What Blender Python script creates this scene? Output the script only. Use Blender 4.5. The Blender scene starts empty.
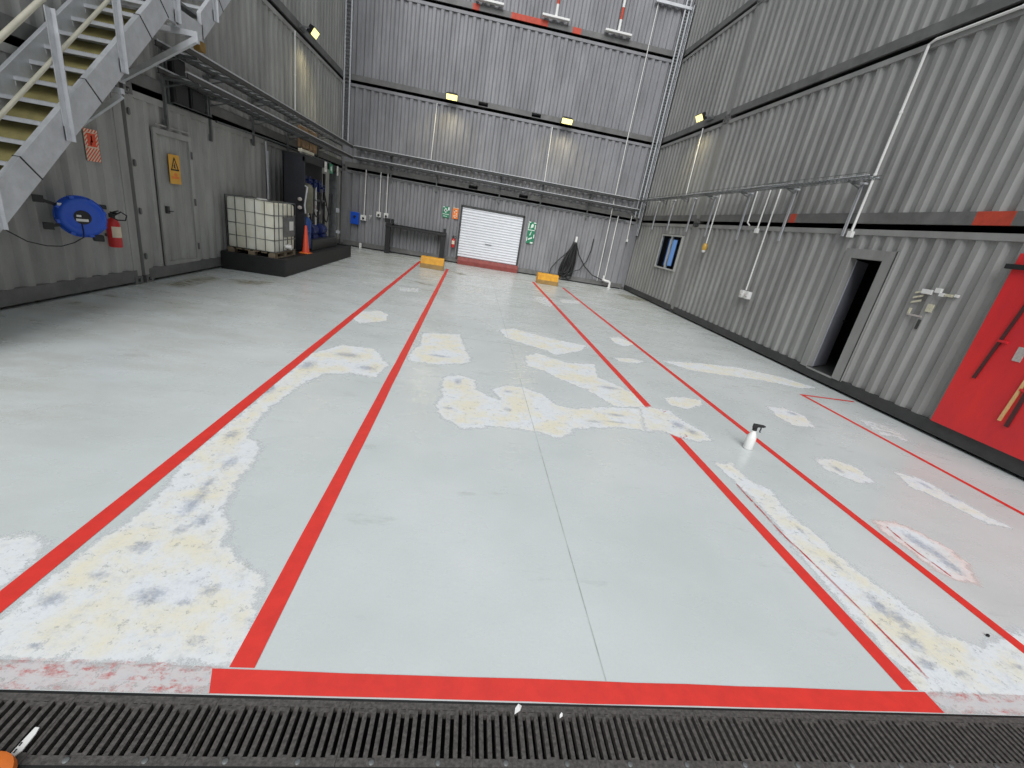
import bpy, bmesh, math, random
from mathutils import Vector, Matrix, Euler
random.seed(7)
PI = math.pi
SC = bpy.context.scene
COL = SC.collection

# ------------------------------------------------------------------ materials
def mat(name, col, rough=0.5, metal=0.0, var=0.0, scale=6.0, bump=0.0, col2=None, stretch=(1, 1, 1), spec=0.5):
    m = bpy.data.materials.new(name); m.use_nodes = True
    nt = m.node_tree; b = nt.nodes['Principled BSDF']
    b.inputs['Base Color'].default_value = (*col, 1); b.inputs['Roughness'].default_value = rough
    b.inputs['Metallic'].default_value = metal
    b.inputs['Specular IOR Level'].default_value = spec
    if var or bump or col2:
        tc = nt.nodes.new('ShaderNodeTexCoord'); mp = nt.nodes.new('ShaderNodeMapping')
        mp.inputs['Scale'].default_value = stretch
        nz = nt.nodes.new('ShaderNodeTexNoise'); nz.inputs['Scale'].default_value = scale
        nz.inputs['Detail'].default_value = 6; nz.inputs['Roughness'].default_value = 0.65
        nt.links.new(tc.outputs['Object'], mp.inputs['Vector']); nt.links.new(mp.outputs['Vector'], nz.inputs['Vector'])
        c2 = col2 if col2 else tuple(c * (1 - var) for c in col)
        rp = nt.nodes.new('ShaderNodeValToRGB')
        rp.color_ramp.elements[0].position = 0.35; rp.color_ramp.elements[1].position = 0.65
        rp.color_ramp.elements[0].color = (*c2, 1); rp.color_ramp.elements[1].color = (*col, 1)
        nt.links.new(nz.outputs['Fac'], rp.inputs['Fac']); nt.links.new(rp.outputs['Color'], b.inputs['Base Color'])
        if bump:
            bp = nt.nodes.new('ShaderNodeBump'); bp.inputs['Strength'].default_value = bump; bp.inputs['Distance'].default_value = 0.01
            nt.links.new(nz.outputs['Fac'], bp.inputs['Height']); nt.links.new(bp.outputs['Normal'], b.inputs['Normal'])
    return m

def emis(name, col, strength):
    m = bpy.data.materials.new(name); m.use_nodes = True
    b = m.node_tree.nodes['Principled BSDF']
    b.inputs['Base Color'].default_value = (*col, 1)
    b.inputs['Emission Color'].default_value = (*col, 1); b.inputs['Emission Strength'].default_value = strength
    return m

M = {}
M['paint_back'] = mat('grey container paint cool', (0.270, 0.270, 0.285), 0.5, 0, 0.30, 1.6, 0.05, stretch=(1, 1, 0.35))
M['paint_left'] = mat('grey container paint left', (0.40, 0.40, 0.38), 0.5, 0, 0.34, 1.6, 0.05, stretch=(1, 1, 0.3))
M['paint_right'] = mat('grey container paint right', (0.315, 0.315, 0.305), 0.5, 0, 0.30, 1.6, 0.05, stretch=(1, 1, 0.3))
M['rail'] = mat('grey rail paint', (0.17, 0.17, 0.165), 0.5, 0, 0.35, 3)
M['rail_dark'] = mat('grimy and shade-dark rail', (0.055, 0.056, 0.056), 0.45, 0, 0.4, 4)  # grimy rails; on the cable ladders it serves as painted shade
M['primer'] = mat('red primer', (0.58, 0.07, 0.035), 0.6, 0, 0.3, 8)
M['shell'] = mat('container shell', (0.09, 0.09, 0.09), 0.6, 0, 0.2, 2)
M['galv'] = mat('galvanised steel', (0.62, 0.635, 0.66), 0.45, 0.30, 0.18, 7, 0.02)
M['galv_dark'] = mat('dull galvanised steel', (0.20, 0.21, 0.21), 0.5, 0.5, 0.35, 8)
M['white'] = mat('white plastic', (0.75, 0.75, 0.73), 0.4)
M['conduit'] = mat('white conduit', (0.78, 0.78, 0.76), 0.4)
M['tubecream'] = mat('cream rail tube', (0.60, 0.57, 0.46), 0.4, 0.1, 0.15, 6)
M['black'] = mat('black steel', (0.018, 0.018, 0.02), 0.5, 0, 0.3, 6)
M['rubber'] = mat('black rubber', (0.012, 0.012, 0.013), 0.5)
M['navy'] = mat('dark navy panel', (0.018, 0.019, 0.026), 0.55, 0, 0.3, 4)
M['blue'] = mat('blue plastic', (0.015, 0.10, 0.62), 0.32, 0, 0.1, 5)
M['bluevalve'] = mat('blue enamel', (0.012, 0.028, 0.15), 0.4)
M['bluedeep'] = mat('deep blue plastic', (0.012, 0.06, 0.24), 0.4)
M['red'] = mat('red enamel', (0.62, 0.03, 0.03), 0.35, 0, 0.12, 7)
M['boardred'] = mat('red board paint', (0.78, 0.030, 0.030), 0.4, 0, 0.0, 1.8, 0, col2=(0.60, 0.026, 0.036), stretch=(1, 1, 0.4))
M['yellow'] = mat('yellow paint', (0.72, 0.36, 0.015), 0.5, 0, 0.0, 9, 0.03, col2=(0.55, 0.25, 0.012))
M['yellowgrime'] = mat('grimy yellow paint', (0.30, 0.17, 0.03), 0.6, 0, 0.4, 9)
M['signyellow'] = mat('yellow sign', (0.80, 0.42, 0.05), 0.45, 0, 0.15, 9)
M['orange'] = mat('orange plastic', (0.90, 0.22, 0.03), 0.4, 0, 0.15, 7)
M['signred'] = mat('red sign ink', (0.75, 0.08, 0.03), 0.5)
M['signcream'] = mat('cream sign', (0.78, 0.66, 0.50), 0.5, 0, 0.15, 20)
M['green'] = mat('green sign', (0.02, 0.20, 0.10), 0.45)
M['signwhite'] = mat('white sign ink', (0.70, 0.78, 0.72), 0.5)
M['tank'] = mat('translucent tank plastic', (0.86, 0.86, 0.77), 0.45, 0, 0.0, 3, 0, col2=(0.74, 0.71, 0.57), stretch=(1, 1, 0.5))
M['wood'] = mat('weathered pallet wood', (0.30, 0.24, 0.16), 0.7, 0, 0.4, 8, 0.1)
M['tan'] = mat('tan plywood', (0.55, 0.36, 0.20), 0.65, 0, 0.5, 5, 0.05)
M['olive'] = mat('olive stained plywood', (0.30, 0.26, 0.10), 0.6, 0, 0.45, 3.5, 0.05)
M['olivetank'] = mat('olive canister', (0.17, 0.165, 0.12), 0.5, 0, 0.3, 5)
M['bund'] = mat('black bund plastic', (0.013, 0.013, 0.014), 0.6, 0, 0.4, 7, 0.05)
M['sill'] = mat('brick red sill', (0.28, 0.055, 0.045), 0.6, 0, 0.35, 7)
M['shutter'] = mat('white shutter', (0.72, 0.74, 0.78), 0.4, 0, 0.08, 4)
M['cast'] = mat('cast iron grate', (0.105, 0.095, 0.088), 0.6, 0.0, 0.0, 70, 0.3, col2=(0.038, 0.034, 0.032))
M['pit'] = mat('wet dark trench', (0.010, 0.010, 0.010), 0.4)
M['apron'] = mat('dark apron concrete', (0.06, 0.055, 0.052), 0.7, 0, 0.4, 6, 0.1)
M['alu'] = mat('aluminium frame', (0.60, 0.60, 0.57), 0.4, 0.4)
M['doorleaf'] = mat('blue grey door leaf', (0.34, 0.35, 0.40), 0.4, 0, 0.2, 3)
M['lens'] = emis('floodlight lens', (1.0, 0.88, 0.32), 1.7)
M['brasslamp'] = mat('amber lamp', (0.55, 0.33, 0.06), 0.4)
M['creamplate'] = mat('cream adhesive', (0.66, 0.63, 0.48), 0.6, 0, 0.25, 30)
M['smear'] = mat('pale label', (0.55, 0.50, 0.47), 0.5, 0, 0.3, 30)
M['timber'] = mat('pale timber', (0.80, 0.50, 0.22), 0.5, 0, 0.2, 12)
M['darkbrown'] = mat('dark brown bar', (0.07, 0.02, 0.02), 0.5)
M['blackinner'] = mat('black interior', (0.008, 0.008, 0.008), 0.8)
M['joint'] = mat('floor joint sealant', (0.26, 0.29, 0.26), 0.7, 0, 0.0, 5, 0, col2=(0.50, 0.54, 0.53))
g = bpy.data.materials.new('window glass'); g.use_nodes = True
gb = g.node_tree.nodes['Principled BSDF']; gb.inputs['Base Color'].default_value = (0.75, 0.85, 1, 1); gb.inputs['Roughness'].default_value = 0.05
gb.inputs['Transmission Weight'].default_value = 1.0; gb.inputs['IOR'].default_value = 1.05
M['glass'] = g
g = bpy.data.materials.new('blue window film'); g.use_nodes = True
gb = g.node_tree.nodes['Principled BSDF']; gb.inputs['Base Color'].default_value = (0.30, 0.50, 0.85, 1); gb.inputs['Roughness'].default_value = 0.3
gb.inputs['Transmission Weight'].default_value = 1.0; gb.inputs['IOR'].default_value = 1.02
M['skytint'] = g

# floor paint: pale grey-green epoxy, scuffs stretched across, dirt towards the walls
def floor_material():
    m = bpy.data.materials.new('pale grey floor paint'); m.use_nodes = True
    nt = m.node_tree; N = nt.nodes; L = nt.links; b = N['Principled BSDF']
    tc = N.new('ShaderNodeTexCoord')
    def noise(scale, detail, st=(1, 1, 1), rough=0.6):
        mp = N.new('ShaderNodeMapping'); mp.inputs['Scale'].default_value = st
        n = N.new('ShaderNodeTexNoise'); n.inputs['Scale'].default_value = scale; n.inputs['Detail'].default_value = detail
        n.inputs['Roughness'].default_value = rough
        L.new(tc.outputs['Object'], mp.inputs['Vector']); L.new(mp.outputs['Vector'], n.inputs['Vector']); return n.outputs['Fac']
    def ramp(f, p0, p1, c0=(0, 0, 0), c1=(1, 1, 1)):
        r = N.new('ShaderNodeValToRGB'); r.color_ramp.elements[0].position = p0; r.color_ramp.elements[1].position = p1
        r.color_ramp.elements[0].color = (*c0, 1); r.color_ramp.elements[1].color = (*c1, 1); L.new(f, r.inputs['Fac']); return r.outputs['Color']
    def mix(fac, a, c):
        x = N.new('ShaderNodeMix'); x.data_type = 'RGBA'
        L.new(fac, x.inputs['Factor'])
        for v, s in ((a, x.inputs['A']), (c, x.inputs['B'])):
            if isinstance(v, tuple): s.default_value = (*v, 1)
            else: L.new(v, s)
        return x.outputs['Result']
    def math2(op, a, c):
        x = N.new('ShaderNodeMath'); x.operation = op
        for v, s in ((a, x.inputs[0]), (c, x.inputs[1])):
            if isinstance(v, (int, float)): s.default_value = v
            else: L.new(v, s)
        return x.outputs[0]
    base = ramp(noise(0.7, 4), 0.35, 0.68, FLOOR_B, FLOOR_A)
    fine = noise(60, 3)
    base = mix(math2('MULTIPLY', ramp(fine, 0.45, 0.75), 0.25), base, tuple(c * 0.82 for c in FLOOR_A))
    sc = ramp(noise(1.1, 8, (1.0, 2.6, 1), 0.72), 0.60, 0.72)
    base = mix(math2('MULTIPLY', sc, 0.55), base, (0.34, 0.36, 0.345))
    sp = ramp(noise(5.0, 10, (1, 1.4, 1), 0.8), 0.66, 0.74)
    base = mix(math2('MULTIPLY', sp, 0.55), base, (0.20, 0.22, 0.22))
    # dirt gathers towards the back and left walls
    sx = N.new('ShaderNodeSeparateXYZ'); L.new(tc.outputs['Object'], sx.inputs['Vector'])
    fb = N.new('ShaderNodeMapRange'); fb.inputs['From Min'].default_value = 6; fb.inputs['From Max'].default_value = 18; L.new(sx.outputs['Y'], fb.inputs['Value'])
    fl = N.new('ShaderNodeMapRange'); fl.inputs['From Min'].default_value = -1.5; fl.inputs['From Max'].default_value = -5.2; L.new(sx.outputs['X'], fl.inputs['Value'])
    far = math2('MAXIMUM', fb.outputs[0], fl.outputs[0])
    d = ramp(noise(0.9, 8, (1, 2.2, 1), 0.7), 0.42, 0.66)
    base = mix(math2('MULTIPLY', math2('MULTIPLY', d, far), 0.75), base, (0.36, 0.36, 0.30))
    L.new(base, b.inputs['Base Color'])
    rr = N.new('ShaderNodeMapRange'); rr.inputs['To Min'].default_value = 0.15; rr.inputs['To Max'].default_value = 0.42
    L.new(noise(1.4, 6, (1, 1.6, 1)), rr.inputs['Value']); L.new(rr.outputs[0], b.inputs['Roughness'])
    bp = N.new('ShaderNodeBump'); bp.inputs['Strength'].default_value = 0.06; bp.inputs['Distance'].default_value = 0.01
    L.new(noise(25, 6), bp.inputs['Height']); L.new(bp.outputs['Normal'], b.inputs['Normal'])
    return m
FLOOR_A = (0.615, 0.645, 0.642); FLOOR_B = (0.535, 0.57, 0.565)
M['floor'] = floor_material()

# filler / paint with a ragged, worn edge: 'edge' attribute holds the distance in from the outline (m), 'spot' where the filler is rubbed through
def patch_material(name, kind):
    m = bpy.data.materials.new(name); m.use_nodes = True
    nt = m.node_tree; N = nt.nodes; L = nt.links; b = N['Principled BSDF']; out = N['Material Output']
    tc = N.new('ShaderNodeTexCoord')
    def noise(scale, detail, st=(1, 1, 1), rough=0.65):
        mp = N.new('ShaderNodeMapping'); mp.inputs['Scale'].default_value = st
        n = N.new('ShaderNodeTexNoise'); n.inputs['Scale'].default_value = scale; n.inputs['Detail'].default_value = detail; n.inputs['Roughness'].default_value = rough
        L.new(tc.outputs['Object'], mp.inputs['Vector']); L.new(mp.outputs['Vector'], n.inputs['Vector']); return n.outputs['Fac']
    def mr(v, a, c, lo=0.0, hi=1.0):
        x = N.new('ShaderNodeMapRange'); x.inputs['From Min'].default_value = a; x.inputs['From Max'].default_value = c
        x.inputs['To Min'].default_value = lo; x.inputs['To Max'].default_value = hi; L.new(v, x.inputs['Value']); return x.outputs[0]
    def math2(op, a, c):
        x = N.new('ShaderNodeMath'); x.operation = op
        for v, s in ((a, x.inputs[0]), (c, x.inputs[1])):
            if isinstance(v, (int, float)): s.default_value = v
            else: L.new(v, s)
        return x.outputs[0]
    def mix(fac, a, c):
        x = N.new('ShaderNodeMix'); x.data_type = 'RGBA'; L.new(fac, x.inputs['Factor'])
        for v, s in ((a, x.inputs['A']), (c, x.inputs['B'])):
            if isinstance(v, tuple): s.default_value = (*v, 1)
            else: L.new(v, s)
        return x.outputs['Result']
    at = N.new('ShaderNodeAttribute'); at.attribute_name = 'edge'
    sp = N.new('ShaderNodeAttribute'); sp.attribute_name = 'spot'
    e = math2('ADD', at.outputs['Fac'], math2('MULTIPLY', math2('SUBTRACT', noise(8, 10, (1, 1, 1), 0.8), 0.5), 0.26 if kind != 'stain' else 0.5))
    if kind not in ('stain', 'red'): e = math2('ADD', e, 0.045)
    cream, white, grey = (0.74, 0.70, 0.565), (0.71, 0.735, 0.76), (0.30, 0.33, 0.395)
    if kind == 'pale': cream = (0.72, 0.72, 0.66)
    if kind == 'pink': cream = (0.72, 0.66, 0.62)
    if kind == 'worn': cream, white = (0.55, 0.54, 0.54), (0.60, 0.57, 0.57)
    if kind == 'stain':
        b.inputs['Base Color'].default_value = (0.26, 0.22, 0.13, 1); b.inputs['Roughness'].default_value = 0.5
        alpha = math2('MULTIPLY', mr(e, -0.02, 0.12), mr(noise(7, 8, (1, 2, 1)), 0.38, 0.60, 0.0, 0.65))
    elif kind == 'scrib':
        b.inputs['Base Color'].default_value = (0.52, 0.05, 0.05, 1); alpha = math2('MULTIPLY', mr(at.outputs['Fac'], -0.004, 0.003), mr(noise(14, 8), 0.36, 0.50))
    elif kind == 'red':
        L.new(mix(mr(noise(22, 6), 0.4, 0.7), (0.62, 0.045, 0.04), (0.74, 0.30, 0.27)), b.inputs['Base Color']); b.inputs['Roughness'].default_value = 0.5
        alpha = math2('MULTIPLY', mr(e, -0.03, 0.03), mr(noise(20, 10, (0.6, 1, 1), 0.85), 0.50, 0.60, 0.0, 0.8))
    else:
        c = mix(mr(noise(3.2, 6), 0.42, 0.60), white, cream)
        c = mix(mr(e, 0.02, 0.11), ((0.72, 0.74, 0.755) if kind != 'worn' else (0.58, 0.54, 0.54)) if kind != 'pink' else (0.80, 0.62, 0.58), c)
        c = mix(math2('MULTIPLY', mr(noise(11, 9, (1, 1, 1), 0.8), 0.52, 0.66), 0.55), c, (0.47, 0.50, 0.55))
        c = mix(math2('MULTIPLY', mr(noise(38, 6, (1, 1, 1), 0.8), 0.50, 0.70), 0.35), c, (0.45, 0.46, 0.47))
        c = mix(math2('MULTIPLY', mr(noise(4.5, 8, (1, 1, 1), 0.75), 0.62, 0.68), 0.45), c, (0.40, 0.39, 0.33))
        sf = mr(math2('ADD', sp.outputs['Fac'], math2('MULTIPLY', math2('SUBTRACT', noise(30, 8, (1, 1, 1), 0.8), 0.5), 2.4)), 0.40, 1.05)
        c = mix(math2('MULTIPLY', sf, 0.8), c, grey)
        L.new(c, b.inputs['Base Color']); b.inputs['Roughness'].default_value = 0.6
        alpha = math2('MULTIPLY', mr(e, 0.0, 0.05), mr(noise(16, 10, (1, 1, 1), 0.85), 0.34, 0.44))
        if kind == 'pale': alpha = math2('MULTIPLY', alpha, mr(noise(10, 8), 0.35, 0.55, 0.25, 0.95))
    tr = N.new('ShaderNodeBsdfTransparent'); mx = N.new('ShaderNodeMixShader')
    L.new(alpha, mx.inputs['Fac']); L.new(tr.outputs[0], mx.inputs[1]); L.new(b.outputs[0], mx.inputs[2]); L.new(mx.outputs[0], out.inputs['Surface'])
    return m
M['filler'] = patch_material('cream floor filler', 'filler'); M['pale'] = patch_material('thin pale filler', 'pale'); M['pinkfill'] = patch_material('filler scraped over red paint', 'pink')
M['worn'] = patch_material('worn pinkish floor', 'worn'); M['stain'] = patch_material('brown dirt stain', 'stain'); M['scrib'] = patch_material('scratched red paint', 'scrib'); M['redworn'] = patch_material('worn red paint', 'red')
M['linered'] = mat('red line paint', (0.74, 0.042, 0.030), 0.42, 0, 0.0, 11, 0.03, col2=(0.64, 0.036, 0.028))

# ------------------------------------------------------------------ mesh builder
class MB:
    def __init__(s, off=(0, 0, 0)): s.v = []; s.f = []; s.mi = []; s.off = Vector(off)
    def add(s, vs, fs, mi=0):
        n = len(s.v); s.v += [Vector(p) - s.off for p in vs]; s.f += [tuple(i + n for i in f) for f in fs]; s.mi += [mi] * len(fs); return s
    def box(s, a, b, mi=0):
        x0, x1 = sorted((a[0], b[0])); y0, y1 = sorted((a[1], b[1])); z0, z1 = sorted((a[2], b[2]))
        return s.add([(x0, y0, z0), (x1, y0, z0), (x1, y1, z0), (x0, y1, z0), (x0, y0, z1), (x1, y0, z1), (x1, y1, z1), (x0, y1, z1)],
              [(0, 3, 2, 1), (4, 5, 6, 7), (0, 1, 5, 4), (1, 2, 6, 5), (2, 3, 7, 6), (3, 0, 4, 7)], mi)
    def bar(s, p, q, w, h, up=(0, 0, 1), mi=0):
        p, q = Vector(p), Vector(q); d = (q - p).normalized(); u = Vector(up)
        sx = d.cross(u).normalized(); uu = sx.cross(d).normalized(); a = sx * (w / 2); c = uu * (h / 2)
        return s.add([p - a - c, p + a - c, p + a + c, p - a + c, q - a - c, q + a - c, q + a + c, q - a + c],
              [(0, 1, 2, 3), (7, 6, 5, 4), (0, 4, 5, 1), (1, 5, 6, 2), (2, 6, 7, 3), (3, 7, 4, 0)], mi)
    def tube(s, pts, r, n=10, mi=0, closed=False):
        pts = [Vector(p) for p in pts]; rings = []; prev = None
        for i, p in enumerate(pts):
            if closed: t = pts[(i + 1) % len(pts)] - pts[i - 1]
            else: t = pts[min(i + 1, len(pts) - 1)] - pts[max(i - 1, 0)]
            t.normalize()
            if prev is None:
                a = Vector((0, 0, 1)) if abs(t.z) < 0.9 else Vector((1, 0, 0)); u = t.cross(a).normalized()
            else: u = (prev - t * prev.dot(t)).normalized()
            prev = u; w = t.cross(u)
            rr = r[i] if isinstance(r, (list, tuple)) else r
            rings.append([p + (u * math.cos(2 * PI * k / n) + w * math.sin(2 * PI * k / n)) * rr for k in range(n)])
        vs = [v for rg in rings for v in rg]; fs = []; m = len(rings)
        for i in range(m if closed else m - 1):
            for k in range(n):
                a, b2 = i * n + k, i * n + (k + 1) % n; c, d = ((i + 1) % m) * n + (k + 1) % n, ((i + 1) % m) * n + k
                fs.append((a, b2, c, d))
        if not closed: fs += [tuple(reversed(range(n))), tuple((m - 1) * n + k for k in range(n))]
        return s.add(vs, fs, mi)
    def cyl(s, p, q, r, n=20, mi=0): return s.tube([p, q], r, n, mi)
    def lathe(s, prof, o=(0, 0, 0), axis=(0, 0, 1), n=24, mi=0):
        ax = Vector(axis).normalized(); a = Vector((1, 0, 0)) if abs(ax.x) < 0.9 else Vector((0, 1, 0)); u = ax.cross(a).normalized(); w = ax.cross(u); o = Vector(o)
        vs = []; fs = []
        for r, h in prof:
            for k in range(n): vs.append(o + ax * h + (u * math.cos(2 * PI * k / n) + w * math.sin(2 * PI * k / n)) * max(r, 1e-4))
        for i in range(len(prof) - 1):
            for k in range(n): fs.append((i * n + k, i * n + (k + 1) % n, (i + 1) * n + (k + 1) % n, (i + 1) * n + k))
        fs += [tuple(reversed(range(n))), tuple((len(prof) - 1) * n + k for k in range(n))]
        return s.add(vs, fs, mi)
    def prism(s, poly, vec, mi=0):
        n = len(poly); poly = [Vector(p) for p in poly]; vec = Vector(vec)
        return s.add(poly + [p + vec for p in poly], [tuple(range(n)), tuple(reversed(range(n, 2 * n)))] + [(i, i + n, (i + 1) % n + n, (i + 1) % n) for i in range(n)], mi)
    def build(s, name, mats, parent=None, smooth=False, bevel=0, label=None):
        me = bpy.data.meshes.new(name); me.from_pydata([tuple(v) for v in s.v], [], s.f)
        mats = mats if isinstance(mats, (list, tuple)) else [mats]
        for m in mats: me.materials.append(M[m] if isinstance(m, str) else m)
        for p, i in zip(me.polygons, s.mi): p.material_index = i
        bm = bmesh.new(); bm.from_mesh(me); bmesh.ops.recalc_face_normals(bm, faces=bm.faces)
        if bevel: bmesh.ops.bevel(bm, geom=[e for e in bm.edges if len(e.link_faces) == 2 and e.calc_face_angle(0) > 0.6], offset=bevel, segments=2, affect='EDGES', profile=0.5, clamp_overlap=True)
        if smooth:
            for f in bm.faces: f.smooth = True
            for e in bm.edges:
                if len(e.link_faces) == 2 and e.calc_face_angle(0) > 0.7: e.smooth = False
        bm.to_mesh(me); bm.free()
        o = bpy.data.objects.new(name, me); COL.objects.link(o)
        if parent: o.parent = parent
        if label: o['label'] = label
        return o

def tag(o, label, cat, group=None):
    o['label'] = label; o['category'] = cat
    if group: o['group'] = group
    return o
def thing(name, label, cat, loc=(0, 0, 0), rz=0, group=None):
    o = bpy.data.objects.new(name, None); COL.objects.link(o); o.empty_display_size = 0.1
    o.location = loc; o.rotation_euler = (0, 0, rz); return tag(o, label, cat, group)
def struct(o, label=None):
    o['kind'] = 'structure'
    if label: o['label'] = label
    return o
def base(name, label=None, loc=(0, 0, 0)):
    o = bpy.data.objects.new(name, None); COL.objects.link(o); o.location = loc; o.empty_display_size = 0.1
    return struct(o, label)
def dup(root, loc=None, rot=None, label=None):
    r = root.copy(); COL.objects.link(r)
    if loc is not None: r.location = loc
    if rot is not None: r.rotation_euler = rot
    if label: r['label'] = label
    for ch in list(root.children):
        c = ch.copy(); COL.objects.link(c); c.parent = r
        for g2 in list(ch.children):
            d = g2.copy(); COL.objects.link(d); d.parent = c
    return r
def again(o, parent, loc):
    c = o.copy(); COL.objects.link(c); c.parent = parent; c.location = loc; return c

XL, XR, YB, YF = -5.262, 6.960, 19.166, 1.249
TIER = (0.045, 2.940, 5.840, 8.735)
WORLD, SUN_D, SUN_E, EXPO = 0.55, (.16, .74, -.68), 2.9, 0.0

# ------------------------------------------------------------------ floor
fl = MB(); fl.box((XL - 2.6, YF, -0.35), (XR + 2.7, 22.2, 0)); floor = struct(fl.build('floor', 'floor'), 'pale grey painted concrete floor with cream filler patches')
def line(y0, y1, x, w, label):
    n = max(2, int((y1 - y0) / 0.4)); m = MB(); rnd = random.Random(int(x * 977 + y0 * 31))
    L_ = []; R_ = []
    for i in range(n + 1):
        y = y0 + (y1 - y0) * i / n; L_.append((x - w / 2 + rnd.uniform(-.002, .002), y)); R_.append((x + w / 2 + rnd.uniform(-.002, .002), y))
    vs = [(p[0], p[1], 0.0022) for p in L_] + [(p[0], p[1], 0.0022) for p in R_]
    m.add(vs, [(i, i + n + 1, i + n + 2, i + 1) for i in range(n)])
    return m.build('painted_line', 'linered', floor, label=label)
line(1.36, 17.75, -1.83, 0.10, 'outer left red line')
line(1.36, 16.55, -0.719, 0.096, 'inner left red line')
line(1.36, 4.30, 2.508, 0.098, 'near half of the inner right red line')
line(4.80, 16.75, 2.508, 0.098, 'far half of the inner right red line')
line(1.30, 16.35, 3.607, 0.085, 'outer right red line')
line(1.5, 6.45, 5.868, 0.07, 'red line nearest the right wall')
def hline(x0, x1, ya, yb, label, name='painted_line', m_='linered', z=0.0026):
    m = MB(); n = max(2, int((x1 - x0) / 0.25)); rnd = random.Random(5)
    vs = [(x0 + (x1 - x0) * i / n + (.04 if i == 0 and name == 'painted_line' and x1 < 3 else 0), ya + rnd.uniform(-.002, .002), z) for i in range(n + 1)] + [(x0 + (x1 - x0) * i / n, yb + rnd.uniform(-.002, .002), z) for i in range(n + 1)]
    m.add(vs, [(i, i + 1, i + n + 2, i + n + 1) for i in range(n)]); return m.build(name, m_, floor, label=label)
hline(5.84, 6.87, 6.41, 6.47, 'short red cross line at the right wall')
hline(-0.83, 2.585, 1.252, 1.352, 'wide red line along the drain')

def sd_poly(p, poly):
    x, y = p; d = 1e9; inside = False; n = len(poly)
    for i in range(n):
        ax, ay = poly[i]; bx, by = poly[(i + 1) % n]
        ex, ey = bx - ax, by - ay; wx, wy = x - ax, y - ay
        t = max(0, min(1, (wx * ex + wy * ey) / (ex * ex + ey * ey + 1e-12)))
        d = min(d, (wx - ex * t) ** 2 + (wy - ey * t) ** 2)
        if (ay > y) != (by > y) and x < (bx - ax) * (y - ay) / (by - ay) + ax: inside = not inside
    return math.sqrt(d) * (1 if inside else -1)
def patch(name, poly, spots, m_, label=None, z=0.001, pad=0.10, clampy=None):
    x0 = min(p[0] for p in poly) - pad; x1 = max(p[0] for p in poly) + pad; y0 = min(p[1] for p in poly) - pad; y1 = max(p[1] for p in poly) + pad
    if clampy is not None: y0 = max(y0, clampy)
    x0 = max(x0, XL + .02); x1 = min(x1, XR - .02)
    st = max(0.018, min(0.06, math.sqrt((x1 - x0) * (y1 - y0) / 5000)))
    nx = max(4, int((x1 - x0) / st)); ny = max(4, int((y1 - y0) / st))
    pts = {}; vs = []; ed = []; spv = []
    for j in range(ny + 1):
        for i in range(nx + 1):
            x = x0 + (x1 - x0) * i / nx; y = y0 + (y1 - y0) * j / ny; s = sd_poly((x, y), poly)
            if s < -pad: continue
            pts[i, j] = len(vs); vs.append((x, y, z)); ed.append(s)
            spv.append(max([math.exp(-(((x - a) / rx) ** 2 + ((y - b2) / ry) ** 2)) for a, b2, rx, ry in spots], default=0.0))
    fs = [(pts[i, j], pts[i + 1, j], pts[i + 1, j + 1], pts[i, j + 1]) for j in range(ny) for i in range(nx) if all(k in pts for k in ((i, j), (i + 1, j), (i + 1, j + 1), (i, j + 1)))]
    me = bpy.data.meshes.new(name); me.from_pydata(vs, [], fs); me.materials.append(M[m_])
    a = me.attributes.new('edge', 'FLOAT', 'POINT'); a.data.foreach_set('value', ed)
    a = me.attributes.new('spot', 'FLOAT', 'POINT'); a.data.foreach_set('value', spv)
    o = bpy.data.objects.new(name, me); COL.objects.link(o); o.parent = floor
    if label: o['label'] = label
    return o
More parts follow.
